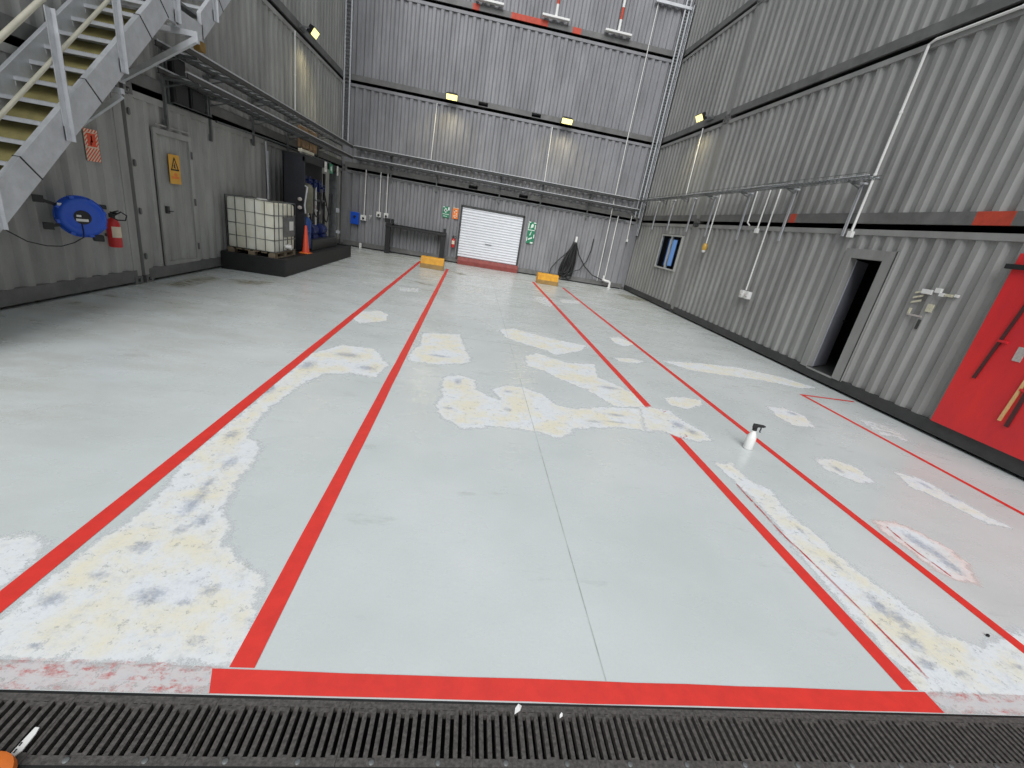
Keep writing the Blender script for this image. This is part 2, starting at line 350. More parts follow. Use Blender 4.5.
PATCHES=[
('cream filler patch running along the left red line to the drain', [(-1.612, 1.371), (-1.751, 1.526), (-1.745, 1.731), (-1.728, 1.956), (-1.692, 2.182), (-1.67, 2.361), (-1.704, 2.568), (-1.761, 2.791), (-1.76, 3.234), (-1.754, 3.728), (-1.774, 4.661), (-1.772, 5.399), (-1.529, 5.905), (-1.112, 5.884), (-0.848, 5.316), (-0.9, 4.853), (-1.171, 4.89), (-1.446, 4.785), (-1.568, 4.319), (-1.61, 3.86), (-1.61, 3.409), (-1.528, 3.194), (-1.396, 3.094), (-1.366, 2.866), (-1.357, 2.579), (-1.302, 2.373), (-1.198, 2.208), (-1.139, 2.047), (-1.031, 1.945), (-0.868, 1.847), (-0.833, 1.725), (-0.786, 1.638), (-0.757, 1.487), (-0.747, 1.385)], [(-1.278, 1.69, 0.09, 0.07), (-1.04, 1.744, 0.05, 0.05), (-1.117, 1.667, 0.05, 0.03), (-1.652, 1.641, 0.08, 0.05), (-1.469, 2.39, 0.05, 0.2), (-1.5, 2.579, 0.04, 0.12), (-1.34, 2.235, 0.05, 0.1), (-1.489, 2.843, 0.05, 0.12), (-1.663, 3.231, 0.06, 0.1), (-1.518, 1.992, 0.06, 0.06), (-1.683, 4.975, 0.1, 0.2), (-1.373, 5.51, 0.2, 0.12), (-1.049, 5.119, 0.15, 0.1), (-1.764, 4.161, 0.05, 0.2), (-1.537, 1.426, 0.05, 0.02), (-0.962, 1.472, 0.06, 0.03), (-1.565, 1.795, 0.05, 0.04), (-1.408, 2.139, 0.05, 0.05)], 0),
('small pale patch outside the left red line', [(-2.204, 1.978), (-2.068, 2.002), (-1.986, 1.988), (-1.905, 1.899), (-1.908, 1.833), (-1.91, 1.759), (-1.904, 1.647)], [], 0),
('blocky cream patch beside the second red line', [(-0.584, 7.093), (0.001, 7.313), (0.126, 6.343), (0.199, 6.061), (0.157, 5.824), (-0.238, 5.592), (-0.609, 5.599), (-0.631, 5.917), (-0.538, 6.448)], [(-0.245, 5.971, 0.2, 0.06)], 0),
('largest cream patch in the middle of the floor', [(-0.107, 5.149), (0.065, 5.271), (0.245, 5.163), (0.264, 4.847), (0.445, 4.66), (0.614, 4.545), (0.485, 4.899), (0.62, 5.093), (0.902, 5.112), (1.116, 4.918), (1.229, 4.662), (1.442, 4.587), (1.794, 4.75), (2.059, 4.826), (2.412, 4.887), (2.566, 4.854), (2.758, 4.907), (2.78, 4.592), (2.933, 4.339), (2.928, 4.184), (2.776, 4.113), (2.585, 4.181), (2.467, 4.253), (2.153, 4.217), (1.868, 4.24), (1.479, 4.13), (1.286, 4.046), (1.222, 3.904), (1.073, 3.802), (0.898, 3.917), (0.705, 3.92), (0.45, 3.927), (0.141, 3.783), (-0.087, 4.043), (-0.151, 4.261), (-0.087, 4.541), (-0.123, 4.819)], [(0.053, 5.039, 0.06, 0.15), (-0.017, 4.218, 0.07, 0.05), (0.625, 4.358, 0.06, 0.06), (0.666, 4.907, 0.07, 0.06), (1.596, 4.306, 0.15, 0.04), (1.937, 4.572, 0.15, 0.05), (1.87, 4.36, 0.2, 0.03), (2.689, 4.483, 0.12, 0.12), (2.791, 4.329, 0.1, 0.07), (2.487, 4.475, 0.1, 0.03)], 0),
('cream patch sweeping back from the middle red line', [(1.059, 6.518), (1.299, 6.797), (1.71, 6.472), (2.209, 6.598), (2.085, 5.955), (2.327, 5.65), (2.5, 5.352), (2.524, 4.959), (2.024, 4.845), (1.895, 5.109), (1.787, 5.35), (1.49, 5.608), (1.27, 5.922), (1.054, 6.05)], [(2.15, 5.53, 0.2, 0.08)], 0),
('long cream patch across the floor joint', [(0.749, 8.082), (1.014, 8.364), (1.534, 8.039), (2.052, 7.853), (2.375, 7.796), (2.188, 7.396), (1.627, 6.857), (1.502, 7.073), (1.145, 7.29), (0.832, 7.547)], [], 0),
('small cream patch touching the inner right red line', [(3.154, 8.787), (3.411, 8.977), (3.604, 8.52), (3.29, 8.201), (3.134, 8.332)], [], 0),
('long cream strip reaching the foot of the doorway', [(3.773, 7.441), (4.619, 7.643), (5.514, 7.729), (6.189, 7.456), (6.603, 7.01), (6.157, 6.861), (5.48, 7.035), (4.691, 7.038), (4.125, 7.065)], [], 0),
('thin pale sliver between the right red lines', [(2.768, 7.181), (3.097, 7.286), (3.279, 7.217), (3.119, 7.024), (2.767, 7.0)], [], 0),
('pale oval patch in front of the spray bottle', [(2.903, 5.388), (3.222, 5.52), (3.494, 5.488), (3.419, 5.299), (3.103, 5.083), (2.901, 5.128)], [], 0),
('small white patch near the left yellow block', [(-1.608, 11.094), (-1.176, 11.365), (-1.117, 10.86), (-1.512, 10.633)], [], 1),
('white patch between the left red lines', [(-1.829, 7.926), (-1.509, 8.249), (-1.321, 8.019), (-1.287, 7.546), (-1.619, 7.183), (-1.81, 7.438)], [], 0),
('faint white patch in front of the roller door', [(-0.257, 12.571), (0.195, 13.137), (0.55, 13.005), (0.505, 12.229), (0.092, 11.842), (-0.153, 11.948)], [], 1),
('pale patch at the far end of the middle red line', [(2.014, 12.904), (2.438, 13.279), (2.496, 12.16), (2.31, 11.573), (2.095, 11.99)], [], 1),
('faint patch at the far end of the right red line', [(2.924, 13.342), (3.621, 13.575), (3.51, 12.971), (2.843, 12.597)], [], 1),
('oval cream patch by the outer right red line', [(4.635, 5.587), (4.93, 5.609), (5.062, 5.346), (4.899, 4.978), (4.599, 4.956), (4.526, 5.204)], [(4.913, 5.423, 0.1, 0.1)], 0),
('cream patch right of the spray bottle', [(4.103, 3.976), (4.361, 4.026), (4.529, 3.875), (4.462, 3.565), (4.235, 3.559), (4.057, 3.722)], [(4.214, 3.784, 0.06, 0.12)], 0),
('long narrow patch beside the outer right red line', [(5.036, 3.861), (5.224, 3.789), (5.27, 3.6), (5.277, 3.361), (5.283, 3.143), (5.328, 2.972), (5.132, 2.997), (5.072, 3.194), (5.006, 3.408), (4.902, 3.573)], [(5.15, 3.626, 0.05, 0.12), (5.263, 3.434, 0.05, 0.1)], 0),
('scraped patch edged with red paint by the inner right line', [(3.781, 2.854), (3.989, 2.857), (4.109, 2.717), (4.159, 2.559), (4.118, 2.368), (3.955, 2.202), (3.786, 2.221), (3.74, 2.334), (3.76, 2.518), (3.72, 2.694)], [(3.929, 2.614, 0.08, 0.16), (3.961, 2.5, 0.08, 0.16), (3.944, 2.352, 0.075, 0.14)], 2),
('faint pale patch near the red wall board', [(6.134, 5.569), (6.415, 5.406), (6.421, 5.081), (6.245, 4.889), (5.987, 4.981)], [(6.235, 5.09, 0.04, 0.1)], 1),
('long scraped patch along the middle red line to the drain', [(2.698, 3.612), (2.871, 3.644), (2.874, 3.355), (3.004, 3.196), (2.924, 2.932), (2.966, 2.593), (2.972, 2.263), (3.04, 2.051), (3.08, 1.891), (3.105, 1.718), (3.269, 1.62), (3.516, 1.698), (3.796, 1.769), (4.017, 1.654), (3.518, 1.339), (2.571, 1.365), (2.59, 1.461), (2.595, 1.615), (2.615, 1.817), (2.621, 2.053), (2.654, 2.363), (2.715, 2.745), (2.735, 3.078), (2.689, 3.358)], [(2.869, 1.905, 0.06, 0.15), (2.916, 1.806, 0.065, 0.12), (2.835, 1.651, 0.075, 0.08), (2.775, 1.514, 0.07, 0.05), (2.941, 1.457, 0.07, 0.03), (3.401, 1.52, 0.05, 0.03), (2.871, 2.641, 0.03, 0.08), (2.875, 2.284, 0.03, 0.1), (2.843, 1.876, 0.04, 0.08)], 0),
('end of the filler around the broken middle red line', [(2.373, 4.896), (2.524, 4.959), (2.768, 4.929), (2.813, 4.617), (2.956, 4.344), (2.927, 4.169), (2.726, 4.088), (2.543, 4.172), (2.402, 4.276), (2.194, 4.227)], [(2.689, 4.483, 0.1, 0.14), (2.791, 4.329, 0.09, 0.1)], 0)]
SCRIBBLES=[[(2.69, 3.274), (2.673, 2.87), (2.66, 2.535), (2.683, 2.247), (2.688, 1.943), (2.691, 1.724), (2.693, 1.564), (2.689, 1.426)], [(3.819, 2.791), (3.795, 2.64), (3.784, 2.482), (3.796, 2.356), (3.799, 2.231)], [(2.587, 4.957), (2.71, 4.893), (2.638, 4.826)], [(2.575, 4.24), (2.67, 4.201), (2.586, 4.144), (2.679, 4.143)]]
JOINT=[(0.858, 11.42), (0.873, 5.202), (0.866, 2.513), (0.87, 1.352)]
JOINT2=[(0.051, 7.119), (2.032, 7.218), (5.837, 8.248)]
STAINS=[[(-5.08, 7.94), (-5.067, 8.602), (-4.895, 9.26), (-4.671, 9.071), (-4.642, 8.288), (-4.719, 7.855)], [(-4.684, 9.207), (-4.292, 9.366), (-3.881, 9.533), (-3.825, 9.16), (-4.198, 8.762)], [(-5.114, 6.147), (-5.037, 6.358), (-4.937, 6.146)], [(-5.103, 6.704), (-5.019, 6.957), (-4.875, 6.653)], [(-1.682, 12.614), (-0.97, 12.398), (-0.726, 12.087), (-1.214, 12.134)], [(-0.538, 16.169), (-0.175, 16.041), (0.115, 15.543), (-0.293, 15.305)], [(5.805, 17.199), (7.048, 17.349), (7.503, 16.375), (6.087, 15.84)]]

for k, (lab, poly, spots, st) in enumerate(PATCHES):
    patch('filler_patch', poly, spots, ('filler', 'pale', 'pinkfill')[st], lab, 0.0008 + 0.00004 * k if lab[:3] != 'end' else 0.0030, clampy=1.354 if st == 0 else None)
for k, s in enumerate(STAINS): patch('dirt_stain', s, [], 'stain', None, 0.0018, 0.12)
for s in SCRIBBLES:
    w = 0.008; L_ = [(x - w, y) for x, y in s]; R_ = [(x + w, y) for x, y in reversed(s)]
    patch('paint_scribble', L_ + R_, [], 'scrib', None, 0.0034, 0.03)
patch('worn_paint', [(-1.9, 1.26), (-0.8, 1.26), (-0.8, 1.35), (-1.9, 1.35)], [], 'worn', 'worn strip of floor left of the red drain line', 0.0011, 0.03, 1.2495)
patch('worn_paint', [(-1.9, 1.305), (-0.8, 1.305), (-0.8, 1.36), (-1.9, 1.355)], [], 'redworn', 'remnants of red paint left of the red drain line', 0.0024, 0.03, 1.2495)
patch('worn_paint', [(-1.9, 1.25), (-0.8, 1.25), (-0.8, 1.272), (-1.9, 1.265)], [], 'redworn', None, 0.0025, 0.03, 1.2495)
patch('worn_paint', [(2.60, 1.26), (3.3, 1.26), (3.3, 1.35), (2.60, 1.35)], [], 'worn', 'worn strip of floor right of the red drain line', 0.0011, 0.03, 1.2495)
patch('worn_paint', [(2.60, 1.325), (3.3, 1.31), (3.3, 1.345), (2.60, 1.35)], [], 'redworn', None, 0.0024, 0.03, 1.2495)
patch('worn_paint', [(2.60, 1.25), (3.3, 1.25), (3.3, 1.27), (2.60, 1.265)], [], 'redworn', None, 0.0025, 0.03, 1.2495)
def strip(name, pts, w, m_, label, z=0.0012):
    m = MB()
    for (ax, ay), (bx, by) in zip(pts, pts[1:]):
        d = Vector((bx - ax, by - ay, 0)).normalized(); nrm = Vector((-d.y, d.x, 0)) * w / 2
        a = Vector((ax, ay, z)); b2 = Vector((bx, by, z)); m.add([a - nrm, b2 - nrm, b2 + nrm, a + nrm], [(0, 1, 2, 3)])
    return m.build(name, m_, floor, label=label)
strip('expansion_joint', [(0.866, 18.9), (0.866, 1.355)], 0.006, 'joint', 'long dark joint down the middle of the floor', 0.0016)
strip('expansion_joint', [(-1.6, 7.12), (6.9, 7.20)], 0.012, 'joint', 'dark joint across the floor', 0.0007)
strip('expansion_joint', [(-5.2, 13.2), (6.9, 13.2)], 0.014, 'joint', 'far dark joint across the floor', 0.0007)

# trench, apron in front of it
t = MB(); t.box((-6, 1.0, -0.36), (8, YF, -0.30)); t.box((-6, YF - .012, -0.30), (8, YF, -0.001)); t.box((-6, 1.0, -0.30), (8, 1.012, -0.001))
struct(t.build('trim_trench', 'pit'), 'dark drain trench below the grates')
t = MB(); t.box((-8, -7, -0.35), (9.5, 1.0, -0.001)); struct(t.build('floor_apron', 'apron'), 'dark concrete apron in front of the drain')

# drain grates: cast frames with 15 slots each, two bolts
def make_grate(label):
    r = thing('drain_grate', label, 'drain grate', (0, 0, 0), 0, 'cast iron drain grates')
    W, Y0, Y1 = 0.4935, 1.012, 1.238
    b = MB(); zt, zb = 0.0, -0.028
    b.box((0, Y0, zb), (W, Y0 + .028, zt)); b.box((0, Y1 - .026, zb), (W, Y1, zt))
    n = 15; p = W / n; bw = 0.0165
    for k in range(n + 1):
        x = k * p; x0 = max(0, x - bw / 2); x1 = min(W, x + bw / 2)
        b.box((x0, Y0 + .028, zb), (x1, Y1 - .026, zt - 0.001))
    for k in range(n):                            # every other slot is closed a little shorter
        if k % 5 in (1, 2): b.box((k * p + bw / 2 - .001, Y1 - .043, zb), ((k + 1) * p - bw / 2 + .001, Y1 - .029, zt - .0005))
        if k % 5 == 4: b.box((k * p + bw / 2 - .001, Y0 + .027, zb), ((k + 1) * p - bw / 2 + .001, Y0 + .036, zt - .0005))
    b.build('grate_body', 'cast', r)
    for x in (0.125, 0.365):
        m = MB(); m.lathe([(.010, -.004), (.010, .003), (.007, .005), (0, .005)], (x, Y0 + .013, 0), n=12); m.build('bolt', 'galv_dark', r, True)
    return r
GN = ['second of the grates from the bottom-left corner of the picture', 'third', 'fourth', 'fifth', 'sixth', 'seventh', 'eighth', 'ninth', 'tenth']
ordn = ['first', 'second', 'third', 'fourth', 'fifth', 'sixth', 'seventh', 'eighth', 'ninth', 'tenth', 'eleventh', 'twelfth']
g0 = None
for k in range(10):
    lab = 'dark cast iron slotted drain grate, %s from the left in the front trench' % ordn[k]
    if k == 0: g0 = make_grate(lab); o = g0; o.location = (0.247 - 0.495 * 4, 0, 0)
    else: dup(g0, (0.247 + 0.495 * (k - 4), 0, 0), None, lab)

# ------------------------------------------------------------------ containers
def profile(L, a=0.16):
    p = 0.285; out = [(a, 0.012)]; n = round((L - 2 * a) / p); p = (L - 2 * a) / n; o_, s_ = p * .31, p * .19
    for k in range(n):
        u = a + k * p
        out += [(u + o_ / 2, .012), (u + o_ / 2 + s_, .062), (u + o_ * 1.5 + s_, .062), (u + o_ * 1.5 + 2 * s_, .012)]
    out.append((L - a, .012)); return out
def corr(mb, L, z0, z1, holes=(), a=0.16, prof=None):
    pr = prof or profile(L, a); us = [u for u, _ in pr]
    def yat(u):
        for (u0, y0), (u1, y1) in zip(pr, pr[1:]):
            if u0 - 1e-9 <= u <= u1 + 1e-9: return y0 if u1 - u0 < 1e-9 else y0 + (y1 - y0) * (u - u0) / (u1 - u0)
        return .012
    cuts = sorted(set(us + [h[0] for h in holes] + [h[1] for h in holes]))
    for u0, u1 in zip(cuts, cuts[1:]):
        if u1 - u0 < 1e-6: continue
        mid = (u0 + u1) / 2; segs = [(z0, z1)]
        for h in holes:
            if h[0] < mid < h[1]:
                ns = []
                for c, d in segs:
                    if h[2] > c: ns.append((c, min(d, h[2])))
                    if h[3] < d: ns.append((max(c, h[3]), d))
                segs = ns
        for c, d in segs: mb.add([(u0, yat(u0), c), (u1, yat(u1), c), (u1, yat(u1), d), (u0, yat(u0), d)], [(0, 1, 2, 3)])
PARTS = {}
def container(L, wall, tier, end, label, holes=(), red=(), endhole=None, lugs=False, paint=None, railm=None):
    rz = {'back': 0, 'left': PI / 2, 'right': -PI / 2}[wall]
    loc = {'back': (end, YB, TIER[tier]), 'left': (XL, end, TIER[tier]), 'right': (XR, end, TIER[tier])}[wall]
    r = thing('shipping_container', label, 'shipping container', loc, rz, 'grey shipping containers stacked as walls')
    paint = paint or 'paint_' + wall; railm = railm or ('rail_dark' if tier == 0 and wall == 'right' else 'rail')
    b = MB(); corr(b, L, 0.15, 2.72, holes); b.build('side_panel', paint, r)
    # rails; the bottom rail carries two forklift pockets near its middle
    b = MB(); pk = [(L / 2 - 1.03 - .18, L / 2 - 1.03 + .18), (L / 2 + 1.03 - .18, L / 2 + 1.03 + .18)] if wall == 'back' and tier in (1, 2) else []
    cuts = [0.10] + [c for q in pk for c in q] + [L - 0.10]
    for c in red: cuts += [c[0], c[1]]
    cuts = sorted(cuts)
    for u0, u1 in zip(cuts, cuts[1:]):
        mid = (u0 + u1) / 2; rr = any(c[0] < mid < c[1] for c in red)
        if any(q[0] < mid < q[1] for q in pk):
            b.box((u0, 0, .155), (u1, .06, .18), int(rr)); b.box((u0, 0, 0), (u1, .06, .02)); b.box((u0, .25, 0), (u1, .28, .18), 2)
        else: b.box((u0, 0, 0), (u1, .06, .18), int(rr))
    b.build('bottom_rail', [railm, 'primer', 'blackinner'], r)
    b = MB(); b.box((0.10, 0, 2.70), (L - .10, .07, 2.795)); b.build('top_rail', paint, r)
    for u in (0, L - .165):
        b = MB(); b.box((u, .004, .08), (u + .165, .12, 2.72)); b.build('corner_post', paint, r)
    for u in (0, L - .178):
        for z in (-.044, 2.73):
            b = MB(); x1 = u + .178; zt = z + .118
            b.box((u, -.006, z), (x1, .15, z + .03)); b.box((u, -.006, zt - .03), (x1, .15, zt)); b.box((u, -.006, z + .03), (u + .055, .15, zt - .03)); b.box((x1 - .055, -.006, z + .03), (x1, .15, zt - .03)); b.box((u + .055, .06, z + .03), (x1 - .055, .15, zt - .03))
            b.build('corner_casting', railm, r)
    b = MB(); T = .03
    b.box((.0, .13, 2.74), (L, 2.438, 2.77)); b.box((0, .07, .12), (L, 2.438, .155)); 
    if endhole:
        d0, d1, z0, z1 = endhole
        b.box((0, .12, .155), (T, d0, 2.74)); b.box((0, d1, .155), (T, 2.438, 2.74)); b.box((0, d0, .155), (T, d1, z0)); b.box((0, d0, z1), (T, d1, 2.74))
    else: b.box((0, .12, .155), (T, 2.438, 2.74))
    b.box((L - T, .12, .155), (L, 2.438, 2.74))
    b.box((T, 2.40, .155), (L - T, 2.438, 2.74)); b.box((0, 2.30, -.04), (L, 2.438, .12)); b.box((0, 2.30, 2.77), (L, 2.438, 2.85))  # last two strips are added to block sky light between the tiers
    for u in (0, L - .10):
        b.box((u, .155, -.04), (u + .10, 2.30, .12)); b.box((u, .155, 2.77), (u + .10, 2.30, 2.85))  # added end blockers, stopping slanting sky light through the tier gaps
    b.build('container_body', 'shell', r)
    if lugs:
        for z in (.35, 1.05, 1.75, 2.45):
            b = MB(); b.box((.02, -.03, z), (.05, .0, z + .08)); b.cyl((.02, -.025, z - .01), (.02, -.025, z + .09), .011, 10); b.build('door_hinge', railm, r)
    return r
T4, F2 = 12.18, 6.05
BX = -5.24
ut = lambda yend, y: yend - y
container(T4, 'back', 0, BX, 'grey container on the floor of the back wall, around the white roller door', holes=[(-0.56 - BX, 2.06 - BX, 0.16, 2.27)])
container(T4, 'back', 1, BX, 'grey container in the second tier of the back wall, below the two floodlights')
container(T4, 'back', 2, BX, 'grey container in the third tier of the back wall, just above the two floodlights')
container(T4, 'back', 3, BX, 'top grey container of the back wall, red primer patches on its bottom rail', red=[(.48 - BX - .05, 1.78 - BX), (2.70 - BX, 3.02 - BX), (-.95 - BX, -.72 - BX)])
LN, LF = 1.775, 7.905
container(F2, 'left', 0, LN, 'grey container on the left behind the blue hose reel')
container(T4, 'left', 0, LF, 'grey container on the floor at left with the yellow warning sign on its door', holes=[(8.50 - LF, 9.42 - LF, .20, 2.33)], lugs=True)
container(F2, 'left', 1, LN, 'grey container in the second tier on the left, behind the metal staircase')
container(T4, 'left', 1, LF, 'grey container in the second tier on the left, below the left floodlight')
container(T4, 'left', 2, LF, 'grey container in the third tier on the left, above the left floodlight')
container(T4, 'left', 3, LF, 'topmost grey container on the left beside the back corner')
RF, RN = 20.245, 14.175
container(F2, 'right', 0, RF, 'grey container on the floor of the right wall with the small window', holes=[(RF - 16.52, RF - 14.86, 1.26, 2.44)], endhole=(1.95, 2.33, 1.25, 2.40))  # end opening added so sky light shows behind the small window
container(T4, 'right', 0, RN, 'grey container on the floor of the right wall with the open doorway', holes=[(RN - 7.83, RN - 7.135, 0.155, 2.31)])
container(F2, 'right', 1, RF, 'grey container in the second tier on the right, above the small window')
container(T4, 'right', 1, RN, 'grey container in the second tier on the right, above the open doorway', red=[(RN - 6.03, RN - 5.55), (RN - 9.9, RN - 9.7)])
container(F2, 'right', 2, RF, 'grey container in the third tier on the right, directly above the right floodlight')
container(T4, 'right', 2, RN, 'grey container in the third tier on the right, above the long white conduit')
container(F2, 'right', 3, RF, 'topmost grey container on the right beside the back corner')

# ------------------------------------------------------------------ doors and window of the room
d = base('door_1', 'flush grey personnel door in the left wall', (XL, 8.5, 0))
pr = [(0.0, .03)]
for k in range(3):
    u = .06 + k * .27; pr += [(u + .04, .03), (u + .10, .055), (u + .17, .055), (u + .23, .03)]
pr.append((.92, .03))
b = MB(); corr(b, .92, .26, 2.36, prof=pr); o = b.build('door_leaf', 'paint_left', d); o.rotation_euler = (0, 0, PI / 2); o.location = (.006, 0, 0)
b = MB(); b.box((-.03, -.05, .285), (.006, .03, 2.33)); b.box((-.03, .89, .285), (.006, .97, 2.33)); b.box((-.03, -.05, 2.33), (.006, .97, 2.42)); b.box((-.03, -.05, .225), (.004, .97, .285)); b.box((-.006, .0, 2.46), (.02, .92, 2.485)); b.build('door_frame', 'paint_left', d, bevel=.004)
b = MB(); b.box((-.045, .03, .285), (-.038, .06, 2.33)); b.box((-.045, .86, .285), (-.038, .89, 2.33)); b.build('door_gasket', 'rail_dark', d)
leaf = o
b = MB(); b.box((-.02, .10, 1.10), (.02, .16, 1.22)); b.cyl((.035, .13, 1.14), (.035, .22, 1.14), .010, 10); b.box((.0, .12, 1.13), (.035, .14, 1.15)); b.build('door_handle', 'rail_dark', d)
for z in (.45, 1.25, 2.05):
    b = MB(); b.cyl((.02, .93, z), (.02, .93, z + .12), .016, 10); b.build('hinge', 'rail', d)

d = base('door_2', 'white ribbed roller door in the back wall above a red sill', (.75, YB, 0)); off = (.75, YB, 0)
b = MB(off); zz = .29; prf = []
while zz < 2.22: prf += [(zz, YB - .005), (zz + .026, YB - .028), (zz + .052, YB - .028), (zz + .078, YB - .005)]; zz += .104
vs = [(-.50, y, z) for z, y in prf] + [(2.02, y, z) for z, y in prf]; n = len(prf)
b.add(vs, [(i, i + 1, i + 1 + n, i + n) for i in range(n - 1)]); b.build('roller_curtain', 'shutter', d)
b = MB(off); b.box((-.56, YB - .05, .2), (-.49, YB + .08, 2.28)); b.box((2.01, YB - .05, .2), (2.08, YB + .08, 2.28)); b.box((-.56, YB - .05, 2.24), (2.08, YB + .08, 2.31)); b.build('door_frame', 'rail_dark', d)
b = MB(off); b.prism([(-.46, YB - .26, 0), (-.46, YB - .02, 0), (-.46, YB - .02, .29), (-.46, YB - .17, .29), (-.46, YB - .26, .17)], (2.55, 0, 0)); b.build('door_sill', 'sill', d, bevel=.008)
b = MB(off); b.cyl((.60, YB - .05, .95), (.86, YB - .05, .95), .012, 10); b.box((.62, YB - .05, .94), (.64, YB - .02, .96)); b.box((.82, YB - .05, .94), (.84, YB - .02, .96)); b.build('door_handle', 'black', d)

d = base('door_3', 'open doorway with a grey frame in the right wall', (XR, 7.48, 0)); off = (XR, 7.48, 0)
b = MB(off); x0, x1 = XR - .022, XR + .11
b.box((x0, 7.81, .20), (x1, 7.985, 2.50)); b.box((x0, 6.93, .20), (x1, 7.15, 2.50)); b.box((x0, 7.15, 2.335), (x1, 7.81, 2.50)); b.box((x0 + .01, 7.15, .18), (x1, 7.81, .215)); b.build('door_frame', 'paint_right', d, bevel=.006)
b = MB(off); b.box((x0 - .006, 6.925, .20), (x0, 6.945, 2.505)); b.build('door_trim', 'rail_dark', d)
b = MB(off)
a0 = Vector((XR + .12, 7.80, .22)); dr = Vector((.857, .514, 0)); w = Vector((-dr.y, dr.x, 0)) * .04
b.prism([a0, a0 + dr * .68, a0 + dr * .68 + w, a0 + w], (0, 0, 2.09)); b.build('door_leaf', 'doorleaf', d, bevel=.004)
b = MB(off); p = a0 + dr * .60; nn = Vector((dr.y, -dr.x, 0)) * .05; z9 = Vector((0, 0, .95)); b.cyl(p + nn + z9, p + dr * -.12 + nn + z9, .012, 10); b.cyl(p + z9, p + nn + z9, .012, 10); b.build('door_handle', 'black', d)

d = base('window_1', 'small aluminium sliding window in the right wall', (XR, 15.69, 1.27)); off = (XR, 15.69, 1.27)
b = MB(off); y0, y1, z0, z1 = 14.84, 16.54, 1.29, 2.47; x0, x1 = XR - .015, XR + .075; f = .05
b.box((x0, y0, z0), (x1, y0 + f, z1)); b.box((x0, y1 - f, z0), (x1, y1, z1)); b.box((x0, y0 + f, z0), (x1, y1 - f, z0 + f)); b.box((x0, y0 + f, z1 - f), (x1, y1 - f, z1)); b.box((x0 + .01, 15.66, z0 + f), (x1, 15.72, z1 - f)); b.build('window_frame', 'alu', d)
b = MB(off); b.box((XR + .03, 15.72, z0 + f), (XR + .036, y1 - f, z1 - f)); b.build('window_pane', 'glass', d)
b = MB(off); b.box((XR + .03, y0 + f, z0 + f), (XR + .036, 15.66, z1 - f)); b.build('window_pane', 'glass', d)
b = MB(off); b.box((XR + 1.90, RF - .05, 1.26), (XR + 2.37, RF - .035, 2.48)); b.build('added_sky_pane', 'skytint', d)  # added pane over the end opening, its blue tint stands for sky light

# ------------------------------------------------------------------ staircase on the left
sl = .9375
up = lambda y: 1.505 + sl * (y - 4.859)
up2 = lambda y: 4.296 + sl * (y - 8.655)
DP = .37
so = (-4.8, 5.5, 0)
st = thing('staircase', 'galvanised metal staircase climbing along the left wall', 'staircase', so)
def stringer(x0, x1):
    b = MB(so); b.prism([(x0, 3.254, 0), (x0, 3.649, 0), (x0, 7.62, up(7.62) - DP), (x0, 7.86, up(7.62) - DP), (x0, 7.86, up(7.86)), ], (x1 - x0, 0, 0))
    for sgn, e in ((1, 0), (-1, 1)):   # flanges turned inwards
        pass
    b.build('stringer', 'galv', st, bevel=.004)
    b = MB(so); b.prism([(x0, 8.43, 3.715), (x0, 10.3, up2(10.3) - DP), (x0, 10.3, up2(10.3)), (x0, 8.43, up2(8.43))], (x1 - x0, 0, 0)); b.build('stringer', 'galv', st, bevel=.004)
stringer(-4.46, -4.40); stringer(-5.20, -5.15)
tr = None
for k in range(-7, 11):
    y, z = 5.175 + .2295 * k, 1.655 + .2156 * k
    if tr is None:
        b = MB(); b.box((-.345, 0, -.025), (.345, .225, 0)); b.box((-.345, -.012, -.034), (.345, .012, .004))
        for q in range(34): b.box((-.34 + q * .02, -.014, .002), (-.332 + q * .02, .012, .010))
        for sx in (-.347, .341): b.box((sx, .0, -.09), (sx + .006, .22, 0))
        tr = b.build('tread', 'galv', st); tr.location = (-4.805 - so[0], y - so[1], z)
    else: again(tr, st, (-4.805 - so[0], y - so[1], z))
for k in range(1, 8): again(tr, st, (-4.805 - so[0], 8.53 + .2295 * k - so[1], 4.02 + .2156 * k))
b = MB(so); b.box((-5.15, 7.72, 4.03), (-4.46, 8.6, 4.06)); b.build('landing_deck', 'galv_dark', st)
b = MB(so); b.box((-4.46, 7.80, 3.70), (-4.40, 8.46, 3.93)); b.box((-4.52, 7.80, 3.70), (-4.46, 8.46, 3.715)); b.box((-4.52, 7.80, 3.915), (-4.46, 8.46, 3.93)); b.build('landing_beam', 'galv', st)
b = MB(so); b.prism([(-5.14, 3.9, up(3.9) - DP + .03), (-5.14, 7.6, up(7.6) - DP + .03), (-5.14, 7.6, up(7.6) - DP + .015), (-5.14, 3.9, up(3.9) - DP + .015)], (.67, 0, 0)); b.build('underside_panel', 'olive', st, label='olive stained sheet under the treads')
for y, f in ((3.80, up), (4.745, up), (5.69, up), (6.63, up), (7.80, None), (8.80, up2), (9.7, up2)):
    zb = (f(y) - .33) if f else 3.74; top = (f(y) + .86) if f else 4.95
    b = MB(so); b.box((-4.398, y - .035, zb), (-4.388, y + .035, top)); b.box((-4.398, y + .027, zb), (-4.345, y + .035, top)); b.box((-4.398, y - .035, zb), (-4.380, y + .05, zb + .14)); b.build('post', 'galv', st)
def rail(dz, r):
    b = MB(so); b.tube([(-4.43, 3.35, up(3.35) + dz), (-4.43, 7.72, up(7.72) + dz), (-4.43, 7.95, up(7.72) + dz + .04), (-4.43, 8.4, up(7.72) + dz + .04), (-4.43, 8.7, up2(8.7) + dz), (-4.43, 10.2, up2(10.2) + dz)], r, 14); b.build('handrail', 'tubecream', st, True)
rail(.91, .025); rail(.40, .019)
